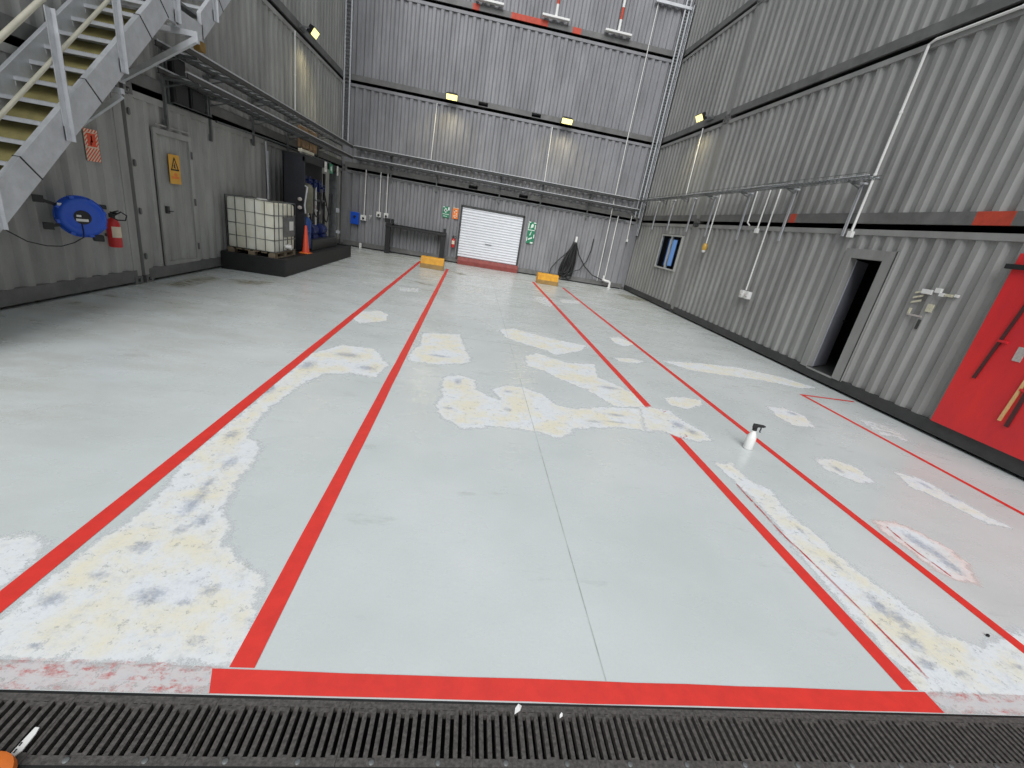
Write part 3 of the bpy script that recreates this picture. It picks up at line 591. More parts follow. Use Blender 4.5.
b = MB(so); b.bar((XL, 7.89, 2.93), (-4.20, 7.89, 3.61), .06, .07); b.box((XL, 7.86, 3.63), (-4.20, 7.92, 3.70)); b.box((XL, 7.83, 2.88), (XL + .012, 7.95, 3.72)); b.bar((-4.21, 7.89, 3.56), (-4.21, 7.89, 3.70), .08, .05, up=(0, 1, 0)); b.build('support_bracket', 'galv', st)
b = MB(so); b.bar((XL, 6.60, 1.93), (-4.42, 6.60, 2.58), .05, .05); b.box((XL, 6.57, 2.60), (-4.40, 6.63, 2.66)); b.box((XL, 6.54, 1.88), (XL + .012, 6.66, 2.66)); b.build('support_bracket', 'galv', st)
b = MB(so); b.box((-4.50, 8.36, 3.58), (-4.40, 8.50, 3.71)); b.build('packer', 'yellowgrime', st, label='yellowed packing block under the upper flight')
for y, f in ((5.10, up), (6.045, up), (7.05, up), (7.44, up), (8.89, up2)):
    t_ = Vector((0, sl, -1)).normalized(); p = Vector((0, y, f(y))); q = p + Vector((0, .2, -.115 - .03)); q = Vector((0, y + .195, f(y + .195) - DP))
    b = MB(so); X0, X1 = -4.463, -4.397
    b.bar((X1, p.y, p.z), (X1, q.y, q.z), .012, .005, up=(1, 0, 0)); b.bar((X0, p.y, p.z), (X0, q.y, q.z), .012, .005, up=(1, 0, 0)); b.bar((X0, p.y, p.z + .002), (X1, p.y, p.z + .002), .012, .005); b.bar((X0, q.y, q.z - .002), (X1, q.y, q.z - .002), .012, .005)
    b.build('strap', 'rubber', st, label='black strap round the stringer')

# ------------------------------------------------------------------ cable ladders and brackets
def ladder(label, L, W, loc, rot, H=.09, step=.3, m_='galv_dark', group='galvanised cable ladders'):
    r = thing('cable_ladder', label, 'cable ladder', loc, 0, group); r.rotation_euler = rot
    for s in (-1, 1):
        b = MB(); y = s * W / 2; b.box((0, y - .010, .008), (L, y + .010, H - .012), 1); b.box((0, y - .024, -.004), (L, y + .024, .008), 1); b.box((0, y - .024, H - .018), (L, y + .026, H + .004)); b.build('side_rail', ['galv', 'rail_dark'], r)  # web and lower lip coloured dark as painted shade below the bright top lip
    n = int(L / step); ru = None
    for k in range(n):
        if ru is None:
            b = MB(); b.box((-.02, -W / 2 + .012, .012), (.02, W / 2 - .012, .034)); ru = b.build('rung', m_, r); ru.location = (.15, 0, 0)
        else: again(ru, r, (.15 + step * k, 0, 0))
    return r
ladder('upper galvanised cable ladder running along the left wall', 10.05, .42, (-4.92, 8.52, 3.56), (0, 0, PI / 2))
ladder('lower galvanised cable ladder running along the left wall', 10.05, .42, (-4.92, 8.52, 3.20), (0, 0, PI / 2))
ladder('upper galvanised cable ladder across the back wall', 11.15, .42, (-4.70, 18.86, 3.58), (0, 0, 0))
ladder('lower galvanised cable ladder across the back wall', 11.3, .42, (-4.70, 18.86, 3.22), (0, 0, 0))
ladder('vertical cable ladder in the left back corner', 7.3, .20, (-5.13, 19.13, 3.80), (0, -PI / 2, PI / 2), .05, .12)
ladder('vertical cable ladder in the right back corner, on the back wall', 8.0, .16, (6.72, 19.13, 3.0), (0, -PI / 2, PI / 2), .05, .10)
ladder('vertical cable ladder in the right back corner, on the side wall', 8.0, .14, (6.93, 19.02, 2.3), (0, -PI / 2, 0), .045, .10)
# wire basket tray on the right wall
r = thing('wire_basket_tray', 'wire basket cable tray with slack cables along the right wall', 'cable tray', (6.66, 7.72, 3.64))
W, L = .30, 11.5
b = MB()
for x, z in ((-W / 2, .06), (-W / 2, 0), (-.05, 0), (.05, 0), (W / 2, 0), (W / 2, .06)): b.tube([(x, 0, z), (x, L, z)], .006, 6)
k = 0
while k * .1 <= L:
    y = k * .1; b.tube([(-W / 2, y, .06), (-W / 2, y, 0), (W / 2, y, 0), (W / 2, y, .06)], .004, 5); k += 1
b.build('basket', 'galv_dark', r)
for c in range(5):
    b = MB(); ph = random.random() * 6; b.tube([(-.10 + c * .05 + .015 * math.sin(y * 1.3 + ph), y, .02 + .012 * math.sin(y * 2 + ph) + (.06 if 2.1 < y < 2.9 and c == 1 else 0)) for y in [i * .25 for i in range(int(L / .25) + 1)]], .010, 6); b.build('cable', 'galv_dark' if c % 2 else 'galv', r, True)
for k in range(7):
    b = MB(); y = .5 + k * 1.75; b.box((-.02, y - .02, -.04), (XR - 6.66 - .004, y + .02, -.008)); b.box((XR - 6.66 - .008, y - .03, -.14), (XR - 6.66 - .001, y + .03, .04)); b.bar((.02, y, -.03), (XR - 6.67, y, -.12), .012, .03, up=(0, 1, 0)); b.build('support_arm', 'galv_dark', r)
# tray brackets
def bracket(label, loc, rz, h=1.05, depth=.58):
    r = thing('tray_bracket', label, 'bracket', loc, rz, 'brackets carrying the cable ladders')
    b = MB(); b.box((-.02, -.04, 0), (.02, 0, h)); b.box((-.05, -.006, 0), (.05, 0, .12)); b.build('upright', 'galv_dark', r)
    for z in (h - .54, h - .18):
        b = MB(); b.box((-.02, -depth, z), (.02, -.04, z + .035)); b.bar((0, -.04, z - .10), (0, -depth * .6, z), .02, .02, up=(1, 0, 0)); b.build('arm', 'galv_dark', r)
    return r
for i, y in enumerate((8.80, 10.12, 11.9, 13.9, 16.35)):
    zb, h = (2.45, 1.25) if i < 2 else (2.62, 1.08)
    bracket('galvanised bracket under the left wall cable ladders, %s from the staircase' % ordn[i], (XL, y, zb), PI / 2, h)
for i, x in enumerate((-3.4, -1.62, .9, 2.6, 4.6)):
    bracket('galvanised bracket under the back wall cable ladders, %s from the left' % ordn[i], (x, YB, 2.62), 0, 1.10, .5)
# black boxes under the cable ladders by the stairs
r = thing('control_box_frame', 'frame of black boxes hung on the left wall under the stair landing', 'control boxes', (XL, 9.4, 2.85))
b = MB()
for y in (-.52, .62): b.box((.0, y - .02, .0), (.05, y + .02, .68))
b.box((0, -.52, -.02), (.12, .62, .01)); b.box((0, -.52, .36), (.11, .62, .39)); b.box((.09, -.52, -.02), (.12, .62, .02)); b.build('frame', 'galv_dark', r)
for y0, y1, z0, z1 in ((-.46, -.10, .40, .70), (-.47, -.07, .02, .34), (.0, .40, .02, .34)):
    b = MB(); b.box((.005, y0, z0), (.10, y1, z1)); b.box((.10, y0 + .03, z0 + .03), (.11, y1 - .03, z1 - .03)); b.build('black_box', 'black', r, bevel=.008)

# ------------------------------------------------------------------ conduits and drops
def conduit(label, pts, r=.018, m_='conduit', ends=None, group='white conduits on the walls'):
    t_ = thing('conduit_pipe', label, 'conduit', pts[0], 0, group); b = MB(pts[0]); b.tube(pts, r, 10); b.build('pipe', m_, t_, True)
    n = 0
    for p, q in zip(pts, pts[1:]):
        p, q = Vector(p), Vector(q); L = (q - p).length; k = int(L / 1.3)
        for j in range(1, k + 1):
            if n > 7: break
            c = p + (q - p) * (j / (k + 1)); d = (q - p).normalized(); b = MB(pts[0]); b.cyl(c - d * .015, c + d * .015, r + .007, 10); b.build('clip', m_, t_); n += 1
    if ends:
        c, s = Vector(ends), .055; b = MB(pts[0]); b.box(c - Vector((s * .6, s, s)), c + Vector((s * .6, s, s))); b.build('outlet_box', 'white', t_, bevel=.008)
    return t_
xr = XR - .025
conduit('longest white conduit on the right wall, bent down to above the doorway', [(xr, 1.9, 5.70), (xr, 7.90, 5.74), (xr, 8.0, 5.70), (xr, 8.03, 2.80)], .022, 'conduit', (xr, 8.03, 2.74))
conduit('white conduit dropping from the right floodlight to the basket tray', [(xr, 15.55, 5.78), (xr, 15.45, 3.72)])
conduit('white conduit dropping to the amber beacon on the right wall', [(xr - .06, 13.05, 3.66), (xr - .06, 13.05, 2.30)], .018)
conduit('short white conduit ending in a hook under the basket tray', [(xr - .06, 11.32, 3.66), (xr - .06, 11.30, 2.90), (xr - .06, 11.18, 2.84)], .018)
conduit('white conduit with a small white box at its end, left of the long socket conduit', [(xr - .06, 10.80, 3.66), (xr - .06, 10.82, 2.74)], .018, 'conduit', (xr - .06, 10.82, 2.72))
conduit('long white conduit dropping to the pair of white sockets on the right wall', [(xr, 10.52, 3.66), (xr, 10.53, 1.32)], .018)
conduit('white conduit below the left back floodlight', [(-1.88, YB - .025, 5.65), (-1.92, YB - .025, 3.70)])
conduit('white conduit below the right back floodlight', [(2.56, YB - .025, 5.65), (2.62, YB - .025, 3.70)])
conduit('thin white conduit running the full height of the back wall near the right corner', [(5.62, YB - .025, 11.2), (5.60, YB - .025, 5.5), (5.66, YB - .025, .2)], .016)
conduit('short white conduit beside the tall one at the right of the back wall', [(5.95, YB - .025, 2.95), (5.97, YB - .025, .30)], .02)
conduit('white conduit in the right back corner ending at head height', [(6.52, YB - .025, 3.05), (6.56, YB - .025, 2.1)], .02, 'conduit', (6.56, YB - .03, 2.05))
conduit('white conduit dropping to the blue box at the left of the back wall', [(-4.33, YB - .03, 2.95), (-4.34, YB - .03, 1.25)])
conduit('middle of three white conduits at the left of the back wall', [(-3.77, YB - .03, 2.95), (-3.76, YB - .03, 1.50)])
conduit('white conduit nearest the bench at the left of the back wall', [(-3.50, YB - .03, 2.95), (-3.49, YB - .03, 1.50)])
conduit('white conduit dropping from the left floodlight to the cable ladder', [(XL + .025, 14.45, 5.70), (XL + .025, 14.42, 3.70)])
conduit('galvanised pipe along the top of the lower container on the back wall', [(-4.9, YB - .03, 2.80), (6.3, YB - .03, 2.80)], .013, 'galv_dark')
conduit('galvanised pipe along the gap above the white tank on the left wall', [(XL + .09, 10.2, 2.82), (XL + .09, 12.6, 2.86), (XL + .09, 17.5, 2.86)], .02, 'galv_dark')
conduit('thin pipe behind the white tank, nearer the stairs', [(XL + .05, 12.55, 2.60), (XL + .05, 12.55, .42)], .02, 'galv')
conduit('thin pipe behind the white tank, beside the dark cabinet', [(XL + .05, 13.0 - .55, 2.80), (XL + .10, 12.40, 1.75), (XL + .10, 12.30, .42)], .02, 'galv')
def strut(label, y, zt, zb):
    t_ = thing('drop_strut', label, 'strut', (XR - .065, y, zb), 0, 'galvanised drop struts under the basket tray'); h = zt - zb
    b = MB(); b.box((0, -.02, 0), (.006, .02, h)); b.box((0, -.02, 0), (.04, -.015, h)); b.box((0, .015, 0), (.04, .02, h)); b.build('channel', 'galv', t_)
    b = MB(); b.box((-.03, -.09, h - .03), (.05, .09, h)); b.build('tee_head', 'galv', t_)
for i, (y, zt, zb) in enumerate(((17.62, 3.63, 2.60), (16.2, 3.63, 2.60), (14.66, 3.63, 2.60), (13.37, 3.63, 2.50), (11.65, 3.63, 2.48), (9.95, 3.63, 2.53), (8.19, 3.63, 2.70))):
    strut('galvanised strut hanging below the basket tray, %s from the back corner' % ordn[i], y, zt, zb)
# sockets, beacon
r = thing('socket_pair', 'pair of white sockets low on the right wall under the long conduit', 'sockets', (XR - .02, 10.5, 1.22))
for y in (-.14, .09):
    b = MB(); b.box((-.07, y - .07, -.10), (.03, y + .07, .08)); b.build('socket', 'white', r, bevel=.012)
    b = MB(); b.lathe([(.03, 0), (.03, .03), (.012, .035)], (-.07, y, -.02), (-1, 0, 0), 14); b.build('socket_plug', 'smear', r)
r = thing('beacon', 'amber and white beacon on the right wall beside the window', 'beacon', (XR - .09, 13.06, 2.17))
b = MB(); b.lathe([(.06, -.06), (.075, .0), (.07, .08), (.04, .13), (0, .14)], n=16); b.build('dome', 'brasslamp', r, True)
b = MB(); b.lathe([(.03, -.13), (.055, -.10), (.05, -.05)], n=16); b.build('lamp_base', 'white', r); b = MB(); b.box((.0, -.03, -.03), (.09, .03, .03)); b.build('mount', 'galv_dark', r)

# ------------------------------------------------------------------ floodlights
def floodlight(label, loc, rz):
    r = thing('floodlight', label, 'floodlight', loc, rz, 'lit floodlights on the container walls')
    b = MB(); c, s = math.cos(.5), math.sin(.5)
    R_ = Matrix.Rotation(.55, 3, 'X'); q = lambda x, y, z: R_ @ Vector((x, y, z))
    vs = [q(x, y, z) for x, y, z in ((-.22, -.10, -.11), (.22, -.10, -.11), (.22, -.10, .11), (-.22, -.10, .11), (-.15, .05, -.10), (.15, .05, -.10), (.15, .05, .10), (-.15, .05, .10))]
    b.add(vs, [(0, 1, 2, 3), (4, 7, 6, 5), (0, 4, 5, 1), (1, 5, 6, 2), (2, 6, 7, 3), (3, 7, 4, 0)]); hs = b.build('housing', 'black', r)
    b = MB(); b.add([q(x, y, z) for x, y, z in ((-.20, -.103, -.09), (.20, -.103, -.09), (.20, -.103, .09), (-.20, -.103, .09), (-.20, -.115, -.09), (.20, -.115, -.09), (.20, -.115, .09), (-.20, -.115, .09))], [(0, 1, 2, 3), (4, 7, 6, 5), (0, 4, 5, 1), (1, 5, 6, 2), (2, 6, 7, 3), (3, 7, 4, 0)]); b.build('lens', 'lens', hs)
    b = MB(); b.box((-.19, .0, -.02), (-.17, .25, .02)); b.box((.17, .0, -.02), (.19, .25, .02)); b.box((-.20, .245, -.05), (.20, .272, .05)); b.build('yoke', 'galv_dark', r)
    return r
floodlight('lit floodlight on the left wall near the back corner', (XL + .28, 14.95, 5.92), PI / 2)
floodlight('left of the two lit floodlights on the back wall', (-1.34, YB - .28, 5.92), 0)
floodlight('right of the two lit floodlights on the back wall', (3.04, YB - .28, 5.92), 0)
floodlight('lit floodlight on the right wall near the back corner', (XR - .28, 15.25, 6.00), -PI / 2)

# ------------------------------------------------------------------ signs
def sign(label, loc, rz, w, h, m_, deco, cat='sign', name='wall_sign'):
    r = thing(name, label, cat, loc, rz); b = MB(); b.box((-w / 2, -.006, -h / 2), (w / 2, .0, h / 2)); b.build('sign_board', m_, r, bevel=.002)
    for nm, mm, polys in deco:
        b = MB()
        for pl in polys: b.prism([(x, -.0062, z) for x, z in pl], (0, -.0015, 0))
        b.build(nm, mm, r)
    return r
rect = lambda x0, z0, x1, z1: [(x0, z0), (x1, z0), (x1, z1), (x0, z1)]
def stripes(x0, z0, x1, z1, w=.022, gap=.05):
    out = []; k = 0; z = z0 - (x1 - x0)
    while z < z1:
        pl = [(x0, z), (x1, z + (x1 - x0)), (x1, z + (x1 - x0) + w), (x0, z + w)]
        # clip by z
        cl = []
        for lim, sg in ((z0, 1), (z1, -1)):
            src = cl if sg < 0 else pl; res = []
            for i in range(len(src)):
                p, q = src[i], src[(i + 1) % len(src)]
                pi, qi = (p[1] - lim) * sg >= 0, (q[1] - lim) * sg >= 0
                if pi: res.append(p)
                if pi != qi:
                    t = (lim - p[1]) / (q[1] - p[1]); res.append((p[0] + (q[0] - p[0]) * t, lim))
            cl = res
        if len(cl) > 2: out.append(cl)
        z += gap
    return out
sign('fire extinguisher sign with red diagonal stripes above the blue hose reel', (XL + .005, 7.17, 1.965), PI / 2, .235, .40, 'signcream',
     [('border_stripes', 'signred', stripes(-.117, .16, .117, .2) + stripes(-.117, -.02, -.07, .16) + stripes(.07, -.02, .117, .16) + stripes(-.117, -.2, .117, -.03)), ('red_square', 'signred', [rect(-.068, -.015, .068, .15)]),
      ('pictogram', 'darkbrown', [rect(-.012, .05, .012, .12), rect(-.02, .04, .02, .06)]), ('flame', 'signcream', [[(-.03, .0), (-.005, .0), (-.012, .05), (-.03, .04)]])])
sign('yellow warning sign with black triangle on the left personnel door', (XL + .012, 8.905, 1.83), PI / 2, .30, .47, 'signyellow',
     [('triangle', 'black', [[(-.11, -.02), (.11, -.02), (.11, .005), (-.11, .005)], [(-.11, -.02), (-.085, -.02), (.012, .185), (-.012, .195)], [(.11, -.02), (.085, -.02), (-.012, .185), (.012, .195)]]),
      ('pictogram', 'black', [[(-.02, .02), (.025, .02), (.0, .06), (.02, .06), (-.005, .11), (-.015, .07), (-.03, .07)]]), ('caption_panel', 'orange', [rect(-.10, -.15, .10, -.11), rect(-.03, -.10, .05, -.06)])])
sign('green first aid sign with white cross on the back wall above the bench', (-1.14, YB - .003, 1.93), 0, .27, .42, 'green',
     [('white_cross', 'signwhite', [rect(-.09, .03, .05, .09), rect(-.05, -.02, .01, .15)]), ('white_border', 'signwhite', [rect(-.13, -.09, .13, -.07), rect(.07, .08, .13, .2), rect(-.13, .17, -.06, .2), rect(-.10, -.17, .05, -.15)])])
sign('orange and white sign on the back wall left of the roller door', (-.76, YB - .003, 1.94), 0, .23, .42, 'orange',
     [('white_marks', 'signcream', [rect(-.06, .08, .06, .12), rect(-.06, .0, -.03, .12), rect(.02, -.06, .06, .02), rect(-.07, -.17, .07, -.14), rect(-.07, -.17, -.04, -.08), rect(.04, -.17, .07, -.08), rect(-.04, -.10, .04, -.08), rect(-.11, .19, .11, .21)])])
sign('tall green emergency sign with white pictograms right of the roller door', (2.43, YB - .003, 1.70), 0, .31, .86, 'green',
     [('white_border', 'signwhite', [rect(-.155, .39, -.06, .43), rect(.05, .38, .155, .42), rect(-.155, .15, -.12, .36), rect(.12, .15, .155, .33), rect(-.155, .09, .14, .12), rect(-.155, -.35, -.125, -.18), rect(.12, -.2, .155, -.05), rect(.02, -.42, .13, -.36)]),
      ('pictogram', 'signwhite', [[(-.05, .17), (.05, .22), (.07, .33), (.0, .36), (-.04, .30)], [(-.02, -.12), (.02, .06), (.0, .06), (-.06, -.10)], [(-.10, -.30), (.08, -.22), (.06, -.16), (-.08, -.24)]])])

# ------------------------------------------------------------------ blue hose reel, extinguishers
r = thing('hose_reel', 'blue round hose reel on the left wall below the staircase', 'hose reel', (-4.97, 6.43, 1.09), math.radians(50))
b = MB(); b.lathe([(.20, .075), (.235, .07), (.262, .045), (.268, .0), (.262, -.045), (.235, -.07), (.17, -.078), (.16, -.072), (.10, -.080)], axis=(0, 1, 0), n=40); b.build('reel_case', 'blue', r, True)
b = MB(); b.tube([(.272 * math.cos(a * PI / 20), 0, .272 * math.sin(a * PI / 20)) for a in range(40)], .012, 8, closed=True)
for a in range(8):
    an = a * PI / 4 + .3; c, s = math.cos(an), math.sin(an); b.bar((.255 * c, -.06, .255 * s), (.255 * c, .06, .255 * s), .05, .05, up=(c, 0, s))
b.build('rim', 'blue', r, True)
b = MB(); b.lathe([(.092, -.07), (.095, -.083), (.085, -.088), (0, -.088)], axis=(0, 1, 0), n=28); hu = b.build('hub', 'rubber', r, True)
b = MB(); b.box((-.075, -.094, -.055), (.055, -.088, -.02)); b.box((-.065, -.094, .005), (-.015, -.088, .03)); b.build('hub_label', 'white', hu)
b = MB(); b.box((-.235, -.060, .13), (-.19, -.052, .165)); b.build('sticker', 'white', r)
b = MB(); b.box((-.46, -.08, .15), (-.36, -.02, .24)); b.bar((-.40, -.05, .19), (-.20, .0, .12), .03, .04); b.box((-.40, -.04, -.20), (-.30, .02, -.11)); b.bar((-.34, -.02, -.15), (-.18, .0, -.12), .03, .04); b.bar((-.1, .05, -.1), (.02, .22, -.1), .05, .25); b.build('wall_bracket', 'rubber', r)
b = MB(); b.box((.10, -.02, -.33), (.22, .06, -.24)); b.box((.20, .0, .13), (.30, .06, .19)); b.build('hose_outlet', 'rubber', r, bevel=.01)
b = MB(); b.tube([(-.02, -.095, -.09), (-.015, -.09, -.2), (-.02, -.08, -.27), (-.12, -.03, -.36), (-.26, -.02, -.42), (-.42, -.10, -.41), (-.62, -.26, -.34), (-.80, -.41, -.20), (-.86, -.46, -.10)], .007, 8); b.build('tail_hose', 'rubber', r, True)
r.scale = (.90, .90, .90)
def extinguisher(label, loc, rz, s=1.0):
    r = thing('fire_extinguisher', label, 'fire extinguisher', loc, rz)
    b = MB(); b.lathe([(.0, 0), (.070 * s, 0), (.075 * s, .01), (.075 * s, .30 * s), (.055 * s, .35 * s), (.025 * s, .37 * s), (.02 * s, .385 * s)], n=24); cy = b.build('cylinder', 'red', r, True)
    b = MB(); b.box((-.02 * s, -.03 * s, .38 * s), (.02 * s, .03 * s, .43 * s)); b.bar((0, .03 * s, .42 * s), (0, -.13 * s, .45 * s), .02 * s, .012 * s); b.bar((0, .0, .44 * s), (0, -.12 * s, .48 * s), .02 * s, .012 * s); va = b.build('valve', 'black', r)
    b = MB(); b.tube([(.02 * s, 0, .40 * s), (.09 * s, -.04 * s, .46 * s), (.13 * s, -.08 * s, .42 * s), (.10 * s, -.09 * s, .36 * s), (.0, -.09 * s, .36 * s), (-.07 * s, -.08 * s, .40 * s), (-.03 * s, -.03, .45 * s), (.05 * s, -.04 * s, .44 * s)], .009 * s, 8); b.build('hose', 'rubber', va, True)
    b = MB(); vs = []; fs = []
    for k in range(9):
        a = -PI / 2 + (k - 4) * .22
        for z in (.13, .27): vs.append((.0765 * s * math.cos(a), .0765 * s * math.sin(a), z * s))
    b.add(vs, [(2 * k, 2 * k + 2, 2 * k + 3, 2 * k + 1) for k in range(8)]); b.build('label_band', 'signcream', cy)
    b = MB(); b.box((-.03 * s, .07 * s, .12 * s), (.03 * s, .13 * s, .16 * s)); b.build('bracket', 'galv_dark', r); return r
extinguisher('red fire extinguisher hanging beside the blue hose reel', (XL + .13, 7.17, .645), math.radians(70), 1.08)
extinguisher('small dark red fire extinguisher on the back wall below the orange sign', (-.72, YB - .13, .62), 0, 1.0)

# ------------------------------------------------------------------ bund, tank, pump station
o = thing('spill_bund', 'long black spill bund along the left wall under tank and pumps', 'spill bund', (-4.6, 12.9, 0)); off = (-4.6, 12.9, 0)
x0, x1, y0, y1, h, t_ = -5.25, -3.94, 10.20, 15.72, .375, .06
b = MB(off); b.box((x0, y0, 0), (x1, y0 + t_, h)); b.box((x0, y1 - t_, 0), (x1, y1, h)); b.box((x0, y0 + t_, 0), (x0 + t_, y1 - t_, h)); b.box((x1 - t_, y0 + t_, 0), (x1, y1 - t_, h))
b.build('bund_wall', 'bund', o, bevel=.012)
b = MB(off); b.box((x0 + t_, y0 + t_, .02), (x1 - t_, y1 - t_, .33)); b.build('bund_deck', 'bund', o)
r = thing('liquid_tank', 'white plastic tank in a wire cage on a pallet at the left wall', 'tank', (-4.72, 10.98, .335)); off = (-4.72, 10.98, .335)
X0, X1, Y0, Y1 = -5.20, -4.22, 10.40, 11.58
b = MB(off)
for x in (X0 + .06, (X0 + X1) / 2, X1 - .06): b.box((x - .06, Y0, .335), (x + .06, Y1, .355))
for y in (Y0 + .07, (Y0 + Y1) / 2, Y1 - .07):
    for x in (X0 + .07, (X0 + X1) / 2, X1 - .07): b.box((x - .07, y - .07, .355), (x + .07, y + .07, .43))
for k in range(6):
    x = X0 + .06 + k * (X1 - X0 - .12) / 5; b.box((x - .055, Y0, .43), (x + .055, Y1, .452))
b.build('pallet', 'wood', r)
b = MB(off); b.box((X0 + .012, Y0 + .012, .455), (X1 - .012, Y1 - .012, 1.485)); tb = b.build('tank_body', 'tank', r, True, bevel=.05)
b = MB(off); b.lathe([(.11, 1.475), (.11, 1.52), (.09, 1.53), (0, 1.53)], (-4.71, 10.99, 0), n=24); b.build('fill_cap', 'white', tb)
b = MB(off); rr = .009; zs = [.47, .72, .98, 1.24, 1.51]
for z in zs: b.tube([(X0, Y0, z), (X1, Y0, z), (X1, Y1, z), (X0, Y1, z)], rr, 7, closed=True)
for k in range(6):
    x = X0 + k * (X1 - X0) / 5; b.tube([(x, Y0, .46), (x, Y0, 1.51)], rr, 7); b.tube([(x, Y1, .46), (x, Y1, 1.51)], rr, 7)
    y = Y0 + k * (Y1 - Y0) / 5; b.tube([(X0, y, .46), (X0, y, 1.51)], rr, 7); b.tube([(X1, y, .46), (X1, y, 1.51)], rr, 7)
for x in (-4.95, -4.47): b.tube([(x, Y0, 1.51), (x, Y1, 1.51)], rr, 7)
b.build('cage', 'galv_dark', r)
b = MB(off); b.box((X1 + .008, 10.88, .78), (X1 + .014, 11.50, 1.22)); lp = b.build('label_plate', 'galv_dark', r, label='grey steel label plate')
b = MB(off); b.box((X1 + .014, 11.18, .92), (X1 + .017, 11.42, 1.12)); b.build('label_sheet', 'white', lp)
b = MB(off); b.cyl((X1 - .05, 11.02, .56), (X1 + .10, 11.02, .56), .04, 14); b.lathe([(.055, 0), (.055, .04)], (X1 + .08, 11.02, .56), (1, 0, 0), 14); b.bar((X1 + .03, 11.02, .60), (X1 + .03, 11.16, .62), .02, .02); b.build('outlet_tap', 'white', tb)

r = thing('pump_station', 'dark pump cabinet with blue valves and hoses standing in the black bund', 'pump station', (-4.75, 14.0, .335)); off = (-4.75, 14.0, .335)
yA, yB_, xF, xBk = 12.50, 15.45, -4.32, -4.85; zT = 2.68
b = MB(off); b.box((xBk, yA, .336), (xF, yA + .05, zT - .05)); b.build('side_panel', 'navy', r, bevel=.006)
b = MB(off); b.box((xBk, yA, .45), (xBk + .03, yB_, zT)); b.build('back_panel', 'black', r)
b = MB(off); b.box((xBk, yA, zT - .06), (xF, yB_, zT)); b.box((xF - .05, yA, zT - .16), (xF, yB_, zT - .06)); b.build('roof_panel', 'black', r)
b = MB(off); b.box((xF - .22, yB_ - .22, .336), (xF, yB_, zT - .06)); b.box((xF, yB_ - .18, .9), (xF + .03, yB_ - .04, 2.5)); cp = b.build('corner_post', 'galv_dark', r, bevel=.01)
b = MB(off); b.box((xF - .03, yB_ - .21, 1.35), (xF + .07, yB_ - .09, 1.48)); b.box((xF - .02, yB_ - .16, .72), (xF + .09, yB_ - .02, .80)); b.build('post_bracket', 'galv', cp)
b = MB(off); b.box((xF - .50, yA + .45, .336), (xF + .06, yB_ - .25, .60)); b.build('base_frame', 'rail_dark', r, bevel=.015)
b = MB(off); b.lathe([(.17, 0), (.18, .03), (.18, .62), (.13, .70), (.05, .73)], (xF - .13, yA + .46, 1.30), n=24); b.cyl((xF - .13, yA + .46, .6), (xF - .13, yA + .46, 1.32), .05, 12); b.build('filter_canister', 'olivetank', r, True)
b = MB(off); b.lathe([(.12, 0), (.13, .02), (.13, .30), (.08, .38), (.04, .40)], (xF - .06, yA + .27, .80), n=20); b.box((xF - .15, yA + .17, .40), (xF + .04, yA + .36, .80)); b.build('blue_canister', 'bluedeep', r, True)
for i, (y, z) in enumerate(((13.42, 2.12), (13.85, 2.05), (14.25, 2.08), (14.6, 1.98))):
    w_ = MB(off); x = xF - .18; w_.tube([(x, y + .09 * math.cos(a * PI / 8), z + .09 * math.sin(a * PI / 8)) for a in range(16)], .014, 8, closed=True); w_.bar((x, y - .09, z), (x, y + .09, z), .02, .02); b = MB(off); b.cyl((x - .16, y, z), (x, y, z), .03, 10); b.lathe([(.07, 0), (.07, .06)], (x - .18, y, z), (1, 0, 0), 16); b.box((x - .22, y - .08, z - .12), (x - .10, y + .08, z + .10)); w_.build('handwheel', 'bluevalve', b.build('valve', 'bluevalve', r))
for i, (y, z0, z1, rr, mm) in enumerate(((13.30, .60, 2.10, .03, 'galv'), (13.62, .60, 1.75, .025, 'conduit'), (13.85, .60, 2.05, .035, 'galv_dark'), (14.25, .60, 2.05, .03, 'conduit'), (14.62, .60, 1.98, .03, 'galv_dark'), (15.0, .60, 2.40, .04, 'black'))):
    b = MB(off); b.cyl((xF - .30, y, z0), (xF - .30, y, z1), rr, 12); b.lathe([(rr + .03, 0), (rr + .03, .03)], (xF - .30, y, (z0 + z1) / 2), (0, 0, 1), 14); b.lathe([(rr + .03, 0), (rr + .03, .03)], (xF - .30, y, z0 + .25), (0, 0, 1), 14); b.build('pipe', mm, r, True)
b = MB(off); b.cyl((xF - .30, 13.2, 1.62), (xF - .30, 15.1, 1.62), .03, 12); b.build('pipe', 'galv_dark', r, True)
for y, z in ((13.62, 1.80), (13.95, 1.45), (13.30, 1.38), (14.3, 1.30)):
    b = MB(off); b.lathe([(.05, 0), (.055, .03), (.045, .035), (0, .035)], (xF - .22, y, z), (1, 0, 0), 16); b.build('gauge', 'smear', r)
for i, y in enumerate((13.75, 14.55)):
    b = MB(off); b.lathe([(.04, 0), (.15, .03), (.16, .08), (.16, .40), (.12, .46), (.05, .50)], (xF - .25, y - .25, .82), (0, 1, 0), 20); b.box((xF - .38, y - .2, .60), (xF - .12, y + .2, .70)); b.build('pump_motor', 'bluevalve', r, True)
for k, (ya, yb, zs_) in enumerate(((12.95, 13.5, 1.05), (13.1, 14.1, 1.2), (14.0, 14.9, 1.05), (14.4, 15.15, 1.25))):
    b = MB(off); b.tube([(xF - .10 + .05 * math.sin(PI * t / 14), ya + (yb - ya) * t / 14, 1.85 - (1.85 - zs_) * math.sin(PI * t / 14)) for t in range(15)], .018, 8); b.build('hose', 'rubber', r, True)
b = MB(off); b.tube([(xF + .03, 12.46, 1.95), (xF + .10, 12.40, 1.93), (xF + .02, 12.44, 1.5), (xF + .03, 12.47, 1.3)], .02, 8); b.build('lever_arm', 'galv', r, True)
